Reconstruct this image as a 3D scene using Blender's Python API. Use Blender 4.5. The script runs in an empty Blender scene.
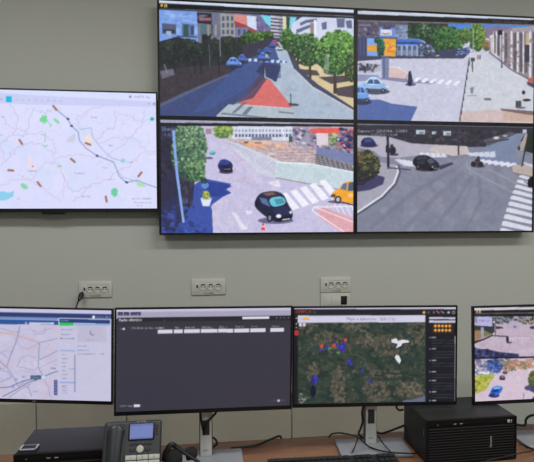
import bpy, bmesh, math, random
import numpy as np
from mathutils import Vector, Matrix

# ------------------------------------------------------------------ camera, world, lights, exposure
SC = bpy.context.scene
COL = SC.collection
F, PW, PH = 480.0, 534.0, 462.0                 # focal length in pixels of the 534 x 462 frame
EYE = 1.61
YAW, PITCH, ROLL, DIST = 0.11755, -0.02874, 0.00333, 2.61926
_cy, _sy, _cp, _sp = math.cos(YAW), math.sin(YAW), math.cos(PITCH), math.sin(PITCH)
_f = np.array([_sy * _cp, _cy * _cp, _sp]); _r = np.array([_cy, -_sy, 0.0]); _d = -np.cross(_r, _f)
_r2 = _r * math.cos(ROLL) + _d * math.sin(ROLL); _d2 = -_r * math.sin(ROLL) + _d * math.cos(ROLL)
CAM = np.array([0.0, -DIST, EYE]); ROT = np.array([_r2, _d2, _f])

cam_data = bpy.data.cameras.new('camera')
cam_data.sensor_fit = 'HORIZONTAL'; cam_data.sensor_width = 36.0
cam_data.lens = 36.0 * F / PW; cam_data.clip_start = 0.05
cam = bpy.data.objects.new('camera', cam_data); COL.objects.link(cam)
M3 = Matrix((( _r2[0], -_d2[0], -_f[0]), (_r2[1], -_d2[1], -_f[1]), (_r2[2], -_d2[2], -_f[2])))
cam.matrix_world = Matrix.Translation(Vector(CAM)) @ M3.to_4x4()
SC.camera = cam

SC.view_settings.view_transform = 'Standard'; SC.view_settings.look = 'None'
SC.view_settings.exposure = 0.0; SC.view_settings.gamma = 1.0; SC.view_settings.use_curve_mapping = False

world = bpy.data.worlds.new('world'); SC.world = world; world.use_nodes = True
world.node_tree.nodes['Background'].inputs[0].default_value = (0.75, 0.78, 0.8, 1)
world.node_tree.nodes['Background'].inputs[1].default_value = 0.05

CEIL = 3.25
def area(name, x, y, sx, sy, power, colour=(1.0, 0.98, 0.945)):
    l = bpy.data.lights.new(name, 'AREA'); l.shape = 'RECTANGLE'; l.size = sx; l.size_y = sy
    l.energy = power; l.color = colour
    o = bpy.data.objects.new(name, l); o.location = (x, y, CEIL - 0.02); COL.objects.link(o)
for lx in (-1.3, 0.9, 2.7):
    area('ceiling_light', lx, -1.75, 1.2, 0.3, 24.5)
    area('ceiling_light', lx, -3.9, 1.2, 0.3, 24.5)

def at(u, v, y):                                 # the point of plane Y = y seen at pixel (u, v)
    d = ROT.T @ np.array([(u - PW / 2) / F, (v - PH / 2) / F, 1.0])
    return CAM + d * ((y - CAM[1]) / d[1])
def atz(u, v, z):                                # the point of plane Z = z seen at pixel (u, v)
    d = ROT.T @ np.array([(u - PW / 2) / F, (v - PH / 2) / F, 1.0])
    return CAM + d * ((z - CAM[2]) / d[2])
def project(p):
    q = ROT @ (np.array(p) - CAM)
    return (PW / 2 + F * q[0] / q[2], PH / 2 + F * q[1] / q[2])

# ------------------------------------------------------------------ materials
def srgb(c): 
    c = np.asarray(c, float) / 255.0
    return np.where(c <= 0.04045, c / 12.92, ((c + 0.055) / 1.055) ** 2.4)
def mat(name, rgb, rough=0.5, metal=0.0, noise=0.0, scale=40.0, bump=0.0, stretch=(1, 1, 1), spec=0.5):
    m = bpy.data.materials.new(name); m.use_nodes = True
    nt = m.node_tree; b = nt.nodes['Principled BSDF']
    lin = [float(x) for x in srgb(rgb)]
    b.inputs['Roughness'].default_value = rough; b.inputs['Metallic'].default_value = metal
    b.inputs['Specular IOR Level'].default_value = spec
    b.inputs['Base Color'].default_value = (*lin, 1)
    tc = nt.nodes.new('ShaderNodeTexCoord'); mp = nt.nodes.new('ShaderNodeMapping')
    mp.inputs['Scale'].default_value = stretch
    nz = nt.nodes.new('ShaderNodeTexNoise'); nz.inputs['Scale'].default_value = scale; nz.inputs['Detail'].default_value = 4
    nt.links.new(tc.outputs['Object'], mp.inputs[0]); nt.links.new(mp.outputs[0], nz.inputs['Vector'])
    if noise:
        cr = nt.nodes.new('ShaderNodeValToRGB')
        cr.color_ramp.elements[0].position = 0.3; cr.color_ramp.elements[1].position = 0.7
        cr.color_ramp.elements[0].color = (*[x * (1 - noise) for x in lin], 1)
        cr.color_ramp.elements[1].color = (*[min(1, x * (1 + noise)) for x in lin], 1)
        nt.links.new(nz.outputs['Fac'], cr.inputs[0]); nt.links.new(cr.outputs[0], b.inputs['Base Color'])
    if bump:
        bp = nt.nodes.new('ShaderNodeBump'); bp.inputs['Strength'].default_value = bump; bp.inputs['Distance'].default_value = 0.002
        nt.links.new(nz.outputs['Fac'], bp.inputs['Height']); nt.links.new(bp.outputs[0], b.inputs['Normal'])
    return m
M = dict(
    wall=mat('wall_paint', (188, 191, 185), 0.7, noise=0.015, scale=90, bump=0.05, spec=0.25),
    ceiling=mat('ceiling_paint', (225, 225, 220), 0.9),
    floor=mat('floor_vinyl', (96, 92, 86), 0.5, noise=0.1, scale=12),
    panel=mat('panel_laminate', (183, 177, 163), 0.6, noise=0.02, scale=30, spec=0.3),
    wood=mat('desk_wood', (132, 93, 69), 0.45, noise=0.22, scale=9, stretch=(1.0, 14, 14), spec=0.35),
    woodedge=mat('desk_edge', (104, 72, 54), 0.5, noise=0.1, scale=20),
    black=mat('black_plastic', (22, 22, 25), 0.45, noise=0.08, scale=300),
    bezel=mat('bezel_plastic', (14, 14, 19), 0.4, spec=0.35),
    pcbody=mat('case_steel', (28, 29, 31), 0.55, noise=0.06, scale=400),
    pcfront=mat('case_front', (12, 12, 14), 0.65, noise=0.06, scale=300, spec=0.2),
    silver=mat('brushed_silver', (196, 199, 198), 0.45, 0.25, noise=0.06, scale=60, stretch=(1, 1, 0.1)),
    silverdark=mat('dark_silver', (110, 112, 114), 0.42, 0.5),
    base=mat('base_silver', (150, 154, 160), 0.5, 0.35, noise=0.03, scale=80),
    white=mat('white_plastic', (199, 200, 192), 0.5, spec=0.4),
    whitemod=mat('module_plastic', (203, 203, 195), 0.5, spec=0.4),
    dark=mat('dark_slot', (48, 48, 46), 0.7),
    phone=mat('phone_plastic', (45, 48, 52), 0.5, noise=0.05, scale=200),
    handset=mat('handset_plastic', (30, 34, 42), 0.38, noise=0.05, scale=200),
    key=mat('key_plastic', (176, 178, 171), 0.5),
    chrome=mat('chrome_edge', (205, 207, 212), 0.25, 0.8),
    cable=mat('cable_rubber', (17, 17, 19), 0.5),
    print=mat('pale_print', (170, 172, 176), 0.6),
    ink=mat('dark_print', (58, 58, 60), 0.7),
    keycap=mat('keycap_plastic', (30, 31, 35), 0.5, noise=0.08, scale=200),
    foam=mat('ear_foam', (15, 15, 17), 0.85, noise=0.2, scale=250, bump=0.2),
)
def screen_material(name, strength=1.0):
    m = bpy.data.materials.new(name); m.use_nodes = True
    nt = m.node_tree; b = nt.nodes['Principled BSDF']
    b.inputs['Base Color'].default_value = (0.004, 0.004, 0.005, 1); b.inputs['Roughness'].default_value = 0.45
    b.inputs['Specular IOR Level'].default_value = 0.25
    a = nt.nodes.new('ShaderNodeAttribute'); a.attribute_name = 'picture'
    nt.links.new(a.outputs['Color'], b.inputs['Emission Color']); b.inputs['Emission Strength'].default_value = strength
    return m
M['lit'] = screen_material('lit_screen', 1.0)

# ------------------------------------------------------------------ object helpers
def tag(o, label=None, cat=None, group=None, kind=None):
    if label: o['label'] = label
    if cat: o['category'] = cat
    if group: o['group'] = group
    if kind: o['kind'] = kind
    return o
def thing(name, label, cat, loc, group=None):
    o = bpy.data.objects.new(name, None); COL.objects.link(o); o.location = loc
    o.empty_display_size = 0.05
    return tag(o, label, cat, group)
class MB:
    """collects shapes, builds one mesh object"""
    def __init__(self): self.bm = bmesh.new()
    def _merge(self, b, mtx):
        if mtx is not None: b.transform(mtx)
        me = bpy.data.meshes.new('tmp'); b.to_mesh(me); b.free(); self.bm.from_mesh(me); bpy.data.meshes.remove(me)
    def box(self, x0, x1, y0, y1, z0, z1, bev=0.0, seg=2, mtx=None):
        b = bmesh.new(); bmesh.ops.create_cube(b, size=1)
        for v in b.verts:
            v.co = ((x0 + x1) / 2 + v.co.x * (x1 - x0), (y0 + y1) / 2 + v.co.y * (y1 - y0), (z0 + z1) / 2 + v.co.z * (z1 - z0))
        if bev: bmesh.ops.bevel(b, geom=b.edges[:], offset=bev, segments=seg, affect='EDGES', profile=0.5)
        self._merge(b, mtx); return self
    def prism(self, pts, y0, y1, bev=0.0, mtx=None, axis='y'):
        """polygon in XZ extruded along Y (or YZ along X)"""
        b = bmesh.new()
        mk = (lambda p, t: (p[0], t, p[1])) if axis == 'y' else (lambda p, t: (t, p[0], p[1]))
        a = [b.verts.new(mk(p, y0)) for p in pts]; c = [b.verts.new(mk(p, y1)) for p in pts]
        b.faces.new(a); b.faces.new(c[::-1]); n = len(pts)
        for i in range(n): b.faces.new((a[i], c[i], c[(i + 1) % n], a[(i + 1) % n]))
        bmesh.ops.recalc_face_normals(b, faces=b.faces[:])
        if bev: bmesh.ops.bevel(b, geom=b.edges[:], offset=bev, segments=2, affect='EDGES', profile=0.5)
        self._merge(b, mtx); return self
    def ring(self, x0, x1, z0, z1, t, y0, y1):
        """rectangular frame; t = (left, right, bottom, top)"""
        l, r, bt, tp = t
        b = bmesh.new()
        o = [(x0, z0), (x1, z0), (x1, z1), (x0, z1)]; i = [(x0 + l, z0 + bt), (x1 - r, z0 + bt), (x1 - r, z1 - tp), (x0 + l, z1 - tp)]
        V = [[b.verts.new((p[0], y, p[1])) for p in q] for q in (o, i) for y in (y0, y1)]
        of, ob, nf, nb = V
        for k in range(4):
            j = (k + 1) % 4
            b.faces.new((of[k], of[j], nf[j], nf[k])); b.faces.new((ob[k], nb[k], nb[j], ob[j]))
            b.faces.new((of[k], ob[k], ob[j], of[j])); b.faces.new((nf[k], nf[j], nb[j], nb[k]))
        bmesh.ops.recalc_face_normals(b, faces=b.faces[:])
        self._merge(b, None); return self
    def lathe(self, prof, seg=24, mtx=None):
        """profile (r, z) spun about Z"""
        b = bmesh.new(); rings = []
        for r, z in prof:
            if r < 1e-6: rings.append([b.verts.new((0, 0, z))])
            else: rings.append([b.verts.new((r * math.cos(2 * math.pi * k / seg), r * math.sin(2 * math.pi * k / seg), z)) for k in range(seg)])
        for A, B in zip(rings, rings[1:]):
            for k in range(seg):
                j = (k + 1) % seg
                if len(A) == 1: b.faces.new((A[0], B[k], B[j]))
                elif len(B) == 1: b.faces.new((A[k], A[j], B[0]))
                else: b.faces.new((A[k], A[j], B[j], B[k]))
        bmesh.ops.recalc_face_normals(b, faces=b.faces[:])
        self._merge(b, mtx); return self
    def tube(self, pts, r, seg=10, radii=None, smooth=True):
        P = [Vector(p) for p in pts]
        if smooth and len(P) > 2:
            Q = []; n = len(P)
            for i in range(n - 1):
                p0, p1, p2, p3 = P[max(i - 1, 0)], P[i], P[i + 1], P[min(i + 2, n - 1)]
                for k in range(6):
                    t = k / 6
                    Q.append(0.5 * ((2 * p1) + (p2 - p0) * t + (2 * p0 - 5 * p1 + 4 * p2 - p3) * t * t + (3 * p1 - p0 - 3 * p2 + p3) * t ** 3))
            Q.append(P[-1]); P = Q
        n = len(P); b = bmesh.new(); rings = []; up = None
        for i in range(n):
            t = (P[min(i + 1, n - 1)] - P[max(i - 1, 0)]).normalized()
            if up is None: up = t.orthogonal().normalized()
            up = (up - t * up.dot(t)).normalized(); s = t.cross(up)
            rr = r if radii is None else np.interp(i / (n - 1), np.linspace(0, 1, len(radii)), radii)
            rings.append([b.verts.new(P[i] + (up * math.cos(2 * math.pi * k / seg) + s * math.sin(2 * math.pi * k / seg)) * rr) for k in range(seg)])
        for A, B in zip(rings, rings[1:]):
            for k in range(seg): b.faces.new((A[k], A[(k + 1) % seg], B[(k + 1) % seg], B[k]))
        b.faces.new(rings[0][::-1]); b.faces.new(rings[-1])
        bmesh.ops.recalc_face_normals(b, faces=b.faces[:])
        self._merge(b, None); return self
    def build(self, name, m, parent=None, mtx=None, smooth=True):
        me = bpy.data.meshes.new(name); self.bm.to_mesh(me); self.bm.free()
        me.materials.append(m)
        if smooth:
            me.shade_smooth(); me.set_sharp_from_angle(angle=math.radians(35))
        o = bpy.data.objects.new(name, me); COL.objects.link(o)
        if parent: o.parent = parent
        if mtx is not None: o.matrix_basis = mtx
        return o
def copy_tree(o, parent=None, **kw):
    c = o.copy(); COL.objects.link(c); c.parent = parent
    for ch in list(o.children): copy_tree(ch, c)
    return c
_fonts = {}
def text_mesh(s):
    """built-in font as (verts Nx2, triangles), cap height about 0.7"""
    if s not in _fonts:
        cu = bpy.data.curves.new('t', 'FONT'); cu.body = s; cu.resolution_u = 2
        ob = bpy.data.objects.new('t', cu); me = bpy.data.meshes.new_from_object(ob)
        me.calc_loop_triangles()
        v = np.array([x.co[:2] for x in me.vertices]) if len(me.vertices) else np.zeros((0, 2))
        t = [tuple(x.vertices) for x in me.loop_triangles]
        bpy.data.objects.remove(ob); bpy.data.curves.remove(cu); bpy.data.meshes.remove(me)
        _fonts[s] = (v, t)
    return _fonts[s]
def text_obj(s, height, m, name, parent, mtx, thick=0.0004):
    """flat lettering centred at the origin of mtx, in its XZ plane, facing -Y"""
    v, t = text_mesh(s); k = height / 0.7
    c = (v.max(0) + v.min(0)) / 2
    me = bpy.data.meshes.new(name)
    me.from_pydata([((x - c[0]) * k, -thick, (y - c[1]) * k) for x, y in v], [], t); me.materials.append(m)
    o = bpy.data.objects.new(name, me); COL.objects.link(o); o.parent = parent; o.matrix_basis = mtx
    return o

# ------------------------------------------------------------------ pictures shown on the screens
def homography(src, dst):
    A = []; B = []
    for (x, y), (u, v) in zip(src, dst):
        A.append([x, y, 1, 0, 0, 0, -u * x, -u * y]); B.append(u)
        A.append([0, 0, 0, x, y, 1, -v * x, -v * y]); B.append(v)
    return np.append(np.linalg.solve(np.array(A), np.array(B)), 1).reshape(3, 3)
class Canvas:
    """A drawing board for one screen. Drawn in the coordinates of a sketch whose
    four screen corners are known, stored upright on the screen's own grid."""
    def __init__(self, corners, bg, res=1.6):
        c = np.array(corners)
        w = (np.linalg.norm(c[1] - c[0]) + np.linalg.norm(c[2] - c[3])) / 2
        h = (np.linalg.norm(c[3] - c[0]) + np.linalg.norm(c[2] - c[1])) / 2
        self.nx, self.ny = int(w * res), int(h * res)
        self.W, self.H = self.nx * 2, self.ny * 2
        self.hm = homography(corners, [(0, 0), (self.W, 0), (self.W, self.H), (0, self.H)])
        self.img = np.empty((self.H, self.W, 3)); self.img[:] = bg
        self.v = (0, 0, 1.0); self.s = self.W / w
        self.rng = np.random.RandomState(7)
    def view(self, x0, y0, k): self.v = (x0, y0, k); return self
    def _map(self, pts):
        p = np.asarray(pts, float).reshape(-1, 2)
        p = p / self.v[2] + np.array(self.v[:2])
        q = np.c_[p, np.ones(len(p))] @ self.hm.T
        return q[:, :2] / q[:, 2:]
    def _mask(self, q):
        x0, y0 = np.floor(q.min(0)).astype(int); x1, y1 = np.ceil(q.max(0)).astype(int) + 1
        x0, y0, x1, y1 = max(x0, 0), max(y0, 0), min(x1, self.W), min(y1, self.H)
        if x1 <= x0 or y1 <= y0: return None
        X = np.arange(x0, x1) + 0.5; Y = np.arange(y0, y1) + 0.5
        m = np.zeros((len(Y), len(X)), bool)
        for (ax, ay), (bx, by) in zip(q, np.roll(q, -1, 0)):
            if ay == by: continue
            r = (Y >= min(ay, by)) & (Y < max(ay, by))
            if not r.any(): continue
            xc = ax + (Y[r] - ay) * (bx - ax) / (by - ay)
            m[r] ^= X[None, :] > xc[:, None]
        return (slice(y0, y1), slice(x0, x1)), m
    def _fill(self, q, col, a=1.0):
        r = self._mask(q)
        if r is None: return
        s, m = r; im = self.img[s]; im[m] = im[m] * (1 - a) + np.array(col, float) * a
    def poly(self, pts, col, a=1.0): self._fill(self._map(pts), col, a); return self
    def spoly(self, pts, col, a=1.0):
        q = np.asarray(pts, float)
        for _ in range(2): n = np.roll(q, -1, 0); q = np.stack([q * .78 + n * .22, q * .22 + n * .78], 1).reshape(-1, 2)
        return self.poly(q, col, a)
    def rect(self, x0, y0, x1, y1, col, a=1.0): return self.poly([(x0, y0), (x1, y0), (x1, y1), (x0, y1)], col, a)
    def ell(self, cx, cy, rx, ry, col, rot=0.0, a=1.0, n=18):
        t = np.linspace(0, 2 * np.pi, n, endpoint=False); c, s = math.cos(rot), math.sin(rot)
        x, y = rx * np.cos(t), ry * np.sin(t)
        return self.poly(np.c_[cx + x * c - y * s, cy + x * s + y * c], col, a)
    def line(self, pts, w, col, a=1.0):
        q = self._map(pts); w = w / self.v[2] * self.s / 2
        for p0, p1 in zip(q, q[1:]):
            d = p1 - p0; L = np.linalg.norm(d)
            if L < 1e-6: continue
            n = np.array([-d[1], d[0]]) / L * w; e = d / L * w * 0.4
            self._fill(np.array([p0 + n - e, p1 + n + e, p1 - n + e, p0 - n - e]), col, a)
        return self
    def text(self, s, x, y, h, col, a=1.0, sx=1.0, slope=0.0):
        v, t = text_mesh(s); k = h / 0.7
        p = np.c_[x + v[:, 0] * k * sx, y - v[:, 1] * k + v[:, 0] * k * sx * slope]
        q = self._map(p)
        for tri in t: self._fill(q[list(tri)], col, a)
        return self
    def leaves(self, cx, cy, rx, ry, cols, n=120, size=4.0, seed=1):
        r = np.random.RandomState(seed); cols = np.array(cols, float)
        self.ell(cx, cy, rx * 0.9, ry * 0.9, cols[0])
        n = int(n * 2.0); size = size * 0.72
        for _ in range(n):
            t = r.rand() * 2 * np.pi; d = math.sqrt(r.rand())
            x, y = cx + rx * d * math.cos(t), cy + ry * d * math.sin(t)
            f = np.clip(0.42 - 0.30 * (y - cy) / ry + 0.10 * (x - cx) / rx + r.randn() * 0.36, 0, 0.999) * (len(cols) - 1)
            i = int(f); c = cols[i] * (1 - f + i) + cols[min(i + 1, len(cols) - 1)] * (f - i)
            self.ell(x, y, size * (0.5 + r.rand()), size * (0.4 + 0.8 * r.rand()), c, r.rand() * 3, n=8)
        return self
    def speckle(self, pts, cols, n, size, seed=1, a=1.0, flat=0.6):
        """scattered small patches inside a polygon"""
        r = np.random.RandomState(seed); q = np.asarray(pts, float); lo, hi = q.min(0), q.max(0)
        k = 0
        e = list(zip(q, np.roll(q, -1, 0)))
        while k < n:
            p = lo + (hi - lo) * r.rand(2); k += 1; ins = False
            for (ax, ay), (bx, by) in e:
                if (ay > p[1]) != (by > p[1]) and p[0] > ax + (p[1] - ay) * (bx - ax) / (by - ay): continue
                if (ay > p[1]) != (by > p[1]): ins = not ins
            if ins: self.ell(p[0], p[1], size * (0.4 + r.rand()), size * flat * (0.4 + r.rand()), cols[r.randint(len(cols))], r.rand() * 0.6, a, 8)
        return self
    def grain(self, amp, seed=3, cell=3):
        r = np.random.RandomState(seed); g = 0
        for k, w in ((cell, 1.0), (cell * 3, 0.8), (cell * 8, 0.35)):
            n = r.randn(self.H // k + 2, self.W // k + 2)
            g = g + w * np.kron(n, np.ones((k, k)))[:self.H, :self.W]
        self.img += (g * amp)[:, :, None] * (0.35 + self.img / 260.0); return self
    def colours(self):
        i = np.clip(self.img, 0, 255)
        i = (i[0::2, 0::2] + i[1::2, 0::2] + i[0::2, 1::2] + i[1::2, 1::2]) / 4
        p = np.pad(i, ((1, 1), (1, 1), (0, 0)), mode='edge')
        i = i * 0.56 + (p[:-2, 1:-1] + p[2:, 1:-1] + p[1:-1, :-2] + p[1:-1, 2:]) * 0.11
        return srgb(i)
def screen_mesh(name, canvas, x0, x1, z0, z1, y, parent, mtx=None):
    """flat grid facing -Y that carries the picture point by point"""
    nx, ny = canvas.nx, canvas.ny
    gx = np.linspace(x0, x1, nx); gz = np.linspace(z1, z0, ny)
    co = np.zeros((ny, nx, 3), np.float32); co[:, :, 0] = gx[None]; co[:, :, 1] = y; co[:, :, 2] = gz[:, None]
    idx = np.arange(nx * ny, dtype=np.int32).reshape(ny, nx)
    q = np.stack([idx[1:, :-1], idx[1:, 1:], idx[:-1, 1:], idx[:-1, :-1]], -1).reshape(-1, 4)
    me = bpy.data.meshes.new(name)
    me.vertices.add(nx * ny); me.vertices.foreach_set('co', co.ravel())
    me.loops.add(q.size); me.loops.foreach_set('vertex_index', q.ravel())
    me.polygons.add(len(q)); me.polygons.foreach_set('loop_start', np.arange(0, q.size, 4, dtype=np.int32))
    me.update(calc_edges=True)
    at_ = me.attributes.new('picture', 'FLOAT_COLOR', 'POINT')
    c = np.ones((ny * nx, 4), np.float32); c[:, :3] = canvas.colours().reshape(-1, 3)
    at_.data.foreach_set('color', c.ravel())
    me.materials.append(M['lit'])
    o = bpy.data.objects.new(name, me); COL.objects.link(o); o.parent = parent
    if mtx is not None: o.matrix_basis = mtx
    return o
def foliage(c, x, y, rx, ry, seed, dark=(30, 48, 34), mid=(62, 98, 52), lite=(116, 156, 80), n=140, size=4.5):
    c.leaves(x, y, rx, ry, [dark, mid, lite], n, size, seed)
def wiggle(p0, p1, n, amp, seed):
    r = np.random.RandomState(seed); t = np.linspace(0, 1, n)
    p = np.array(p0)[None] * (1 - t[:, None]) + np.array(p1)[None] * t[:, None]
    p[1:-1] += r.randn(n - 2, 2) * amp
    return p

def car(c, x, y, w, h, body, glass=(60, 76, 116), d=1, roof=None):
    """small car seen a little from above; w, h half sizes, d = 1 nose to the right"""
    P = lambda pts: [(x + d * a * w, y + b * h) for a, b in pts]
    dark = tuple(k * .45 for k in body); roof = roof or tuple(min(255, k * 1.18 + 12) for k in body)
    c.ell(x + .05 * w, y + .82 * h, w * 1.08, h * .34, (36, 38, 58), 0, .75)
    c.spoly(P([(-1, .1), (-.9, -.25), (-.5, -.4), (.55, -.3), (.95, .1), (1, .55), (.8, .75), (-.85, .75), (-1, .5)]), body)
    c.spoly(P([(-.78, -.22), (-.5, -.85), (-.1, -1), (.25, -.85), (.6, -.2), (.3, .02), (-.5, .02)]), roof)
    c.poly(P([(-.66, -.16), (-.44, -.66), (-.16, -.66), (-.14, -.1)]), glass); c.poly(P([(-.08, -.1), (-.08, -.66), (.18, -.66), (.46, -.12)]), glass)
    c.poly(P([(-.95, .45), (.95, .5), (.8, .78), (-.85, .78)]), dark)
    for a in (-.6, .6): c.ell(x + d * a * w, y + .66 * h, w * .15, h * .26, (26, 26, 34)); c.ell(x + d * a * w, y + .66 * h, w * .07, h * .13, (150, 152, 160))
    c.ell(x + d * .9 * w, y + .2 * h, w * .07, h * .12, (236, 238, 240)); return c

def feed_street(corners):                          # upper left: street with a red traffic island
    c = Canvas(corners, (60, 68, 100)).view(155, 0, 2.67)
    # far buildings
    c.poly([(10, 20), (122, 30), (122, 190), (10, 190)], (122, 158, 226))
    c.speckle([(10, 28), (118, 34), (118, 110), (10, 110)], [(140, 172, 236), (106, 140, 206), (150, 186, 240)], 70, 7, 2, .6)
    c.poly([(20, 62), (57, 66), (57, 92), (20, 90)], (84, 92, 116)); c.poly([(22, 78), (55, 80), (54, 90), (24, 88)], (48, 54, 78))
    c.poly([(30, 83), (44, 84), (44, 92), (30, 91)], (170, 180, 200))
    c.poly([(72, 62), (106, 66), (106, 98), (72, 94)], (92, 120, 170)); c.rect(76, 66, 90, 100, (56, 84, 74)); c.rect(96, 70, 104, 94, (60, 74, 110))
    c.line([(60, 97), (112, 99)], 3, (60, 70, 110))
    c.poly([(112, 28), (300, 42), (300, 130), (118, 170)], (112, 116, 140))
    c.poly([(112, 34), (152, 36), (152, 66), (114, 62)], (42, 40, 54)); c.rect(118, 48, 150, 56, (150, 96, 110)); c.rect(118, 40, 140, 46, (90, 84, 110))
    c.rect(122, 66, 138, 96, (84, 110, 120)); c.rect(126, 92, 150, 120, (34, 36, 46))
    for k in range(4): c.rect(140 + k * 10, 66, 145 + k * 10, 96, [(150, 140, 120), (70, 80, 110), (160, 150, 130), (80, 90, 130)][k])
    c.poly([(174, 36), (214, 40), (214, 98), (176, 96)], (158, 156, 150))
    for k in range(3):
        for j in range(3): c.rect(179 + k * 12, 44 + j * 18, 186 + k * 12, 56 + j * 18, (78, 90, 128))
    c.poly([(212, 38), (246, 42), (246, 72), (213, 60)], (214, 138, 134)); c.poly([(212, 56), (250, 70), (282, 84), (282, 92), (214, 76)], (150, 70, 76))
    c.rect(214, 74, 250, 100, (120, 122, 160)); c.rect(222, 78, 228, 94, (70, 76, 116)); c.rect(236, 80, 242, 96, (70, 76, 116))
    c.poly([(245, 42), (272, 45), (272, 82), (247, 70)], (206, 218, 242))
    c.poly([(271, 44), (286, 52), (309, 72), (309, 98), (271, 92)], (112, 106, 150)); c.speckle([(271, 48), (309, 76), (309, 94), (271, 90)], [(84, 82, 130), (150, 140, 176)], 26, 4, 3)
    c.poly([(281, 40), (312, 44), (312, 76), (296, 62)], (116, 206, 232))
    c.poly([(309, 42), (342, 46), (342, 102), (309, 100)], (196, 196, 206))
    for k in range(6): c.poly([(309, 48 + k * 9), (342, 51 + k * 9), (342, 55 + k * 9), (309, 52 + k * 9)], (66, 66, 92))
    c.rect(330, 48, 342, 100, (90, 96, 130), .45)
    c.poly([(341, 44), (356, 46), (356, 82), (341, 84)], (214, 210, 166)); c.poly([(356, 45), (378, 47), (366, 76), (356, 80)], (124, 206, 224))
    c.poly([(350, 44), (360, 46), (358, 86), (351, 90)], (52, 74, 66))
    c.poly([(362, 84), (366, 62), (392, 46), (534, 50), (534, 150), (362, 130)], (206, 212, 236))
    for p in ([(386, 62), (402, 54), (432, 50), (432, 58), (404, 62), (388, 70)], [(376, 80), (414, 66), (414, 74), (378, 90)], [(484, 50), (506, 51), (505, 74), (486, 74)], [(444, 62), (458, 58), (458, 78), (446, 80)], [(508, 56), (524, 54), (526, 76), (512, 76)]):
        c.poly(p, (98, 106, 138))
    c.rect(414, 62, 426, 96, (150, 128, 130)); c.poly([(424, 54), (430, 54), (430, 100), (424, 100)], (232, 236, 248))
    # left shade
    c.poly([(10, 112), (60, 98), (118, 116), (190, 104), (238, 98), (316, 92), (322, 122), (254, 150), (200, 196), (10, 282)], (42, 42, 50))
    c.speckle([(10, 118), (118, 116), (236, 100), (236, 150), (120, 190), (10, 200)], [(32, 40, 42), (44, 52, 50), (40, 42, 52), (36, 48, 42), (50, 52, 62)], 420, 5, 4)
    c.poly([(10, 186), (120, 176), (200, 172), (208, 196), (10, 280)], (60, 54, 64))
    c.speckle([(10, 196), (120, 190), (190, 176), (190, 200), (10, 270)], [(62, 54, 58), (48, 44, 54), (56, 52, 62), (70, 60, 62)], 200, 5, 5, .8, .4)
    c.poly([(14, 190), (48, 184), (56, 198), (20, 210)], (104, 104, 120)); c.line([(18, 150), (34, 196)], 3, (120, 120, 140))
    for q, (x, y, rx, ry) in enumerate(((40, 142, 40, 34), (92, 136, 34, 30), (150, 128, 26, 26), (196, 122, 24, 24), (226, 124, 20, 22))): foliage(c, x, y, rx, ry, 40 + q, (30, 34, 40), (38, 46, 44), (56, 70, 60), 150, 5)
    for x in (52, 106, 122, 170): c.line([(x, 150), (x + 2, 196)], 3.5, (36, 32, 40))
    c.line([(172, 60), (175, 150)], 2.5, (130, 130, 140)); c.line([(145, 120), (147, 176)], 2, (96, 96, 110))
    foliage(c, 252, 104, 22, 20, 11, (26, 38, 30), (46, 76, 44), (82, 124, 58), 90, 4)
    foliage(c, 284, 98, 18, 13, 12, (30, 50, 32), (72, 118, 52), (128, 176, 74), 70, 3.5); foliage(c, 304, 94, 14, 10, 13, (30, 44, 34), (58, 92, 50), (90, 130, 60), 40, 3.5)
    c.poly([(236, 122), (300, 104), (316, 104), (318, 124), (262, 152), (232, 168)], (52, 50, 70))
    # shaded road
    c.poly([(10, 284), (60, 254), (196, 196), (256, 158), (312, 116), (330, 112), (335, 200), (290, 212), (182, 306), (160, 322), (10, 322)], (62, 76, 122))
    c.poly([(190, 206), (256, 160), (318, 118), (330, 150), (300, 190), (250, 230), (150, 290), (100, 300)], (64, 88, 150), .55)
    c.poly([(14, 276), (120, 228), (196, 196), (198, 201), (120, 236), (14, 286)], (92, 98, 124), .8)
    # lit road and pavement
    c.poly([(318, 122), (326, 112), (338, 112), (350, 130), (372, 186), (420, 232), (534, 296), (534, 330), (150, 330), (182, 300), (296, 216), (336, 206), (334, 168)], (168, 182, 202))
    c.speckle([(340, 190), (400, 226), (520, 300), (400, 318), (372, 280), (310, 214)], [(176, 190, 210), (158, 172, 192)], 70, 12, 6, .6)
    c.poly([(346, 120), (372, 150), (388, 186), (436, 226), (534, 290), (534, 190), (480, 196), (430, 170)], (212, 194, 152))
    c.line([(372, 186), (420, 232), (534, 298)], 4, (196, 200, 204))
    for p in ([(386, 184), (432, 188), (440, 202), (400, 200)], [(436, 206), (520, 200), (534, 214), (470, 224)], [(478, 236), (534, 226), (534, 262), (486, 254)], [(366, 160), (392, 164), (396, 172), (372, 172)]): c.poly(p, (76, 68, 78))
    c.rect(452, 168, 470, 200, (226, 226, 226), .7); c.speckle([(440, 170), (534, 170), (534, 205), (440, 195)], [(70, 60, 64), (214, 200, 170), (110, 84, 78)], 60, 6, 8)
    for x, y0, y1, w in ((363, 128, 160, 4), (380, 140, 178, 5), (413, 160, 208, 7), (479, 178, 248, 9), (508, 160, 214, 5)): c.line([(x, y0), (x + 1, y1)], w, (66, 54, 52))
    foliage(c, 352, 106, 17, 27, 14, (28, 52, 32), (62, 106, 48), (104, 150, 72)); foliage(c, 376, 122, 19, 32, 15, (28, 50, 34), (54, 92, 46), (98, 142, 72))
    foliage(c, 408, 132, 32, 44, 16, (28, 52, 36), (56, 92, 52), (104, 150, 80), 240); foliage(c, 486, 140, 56, 58, 17, (34, 62, 40), (78, 128, 58), (140, 186, 92), 420, 6)
    foliage(c, 524, 178, 14, 40, 18, (40, 54, 40), (72, 96, 56), (110, 140, 80), 80)
    c.ell(458, 172, 7, 30, (226, 232, 226), 0, .35)
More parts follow.
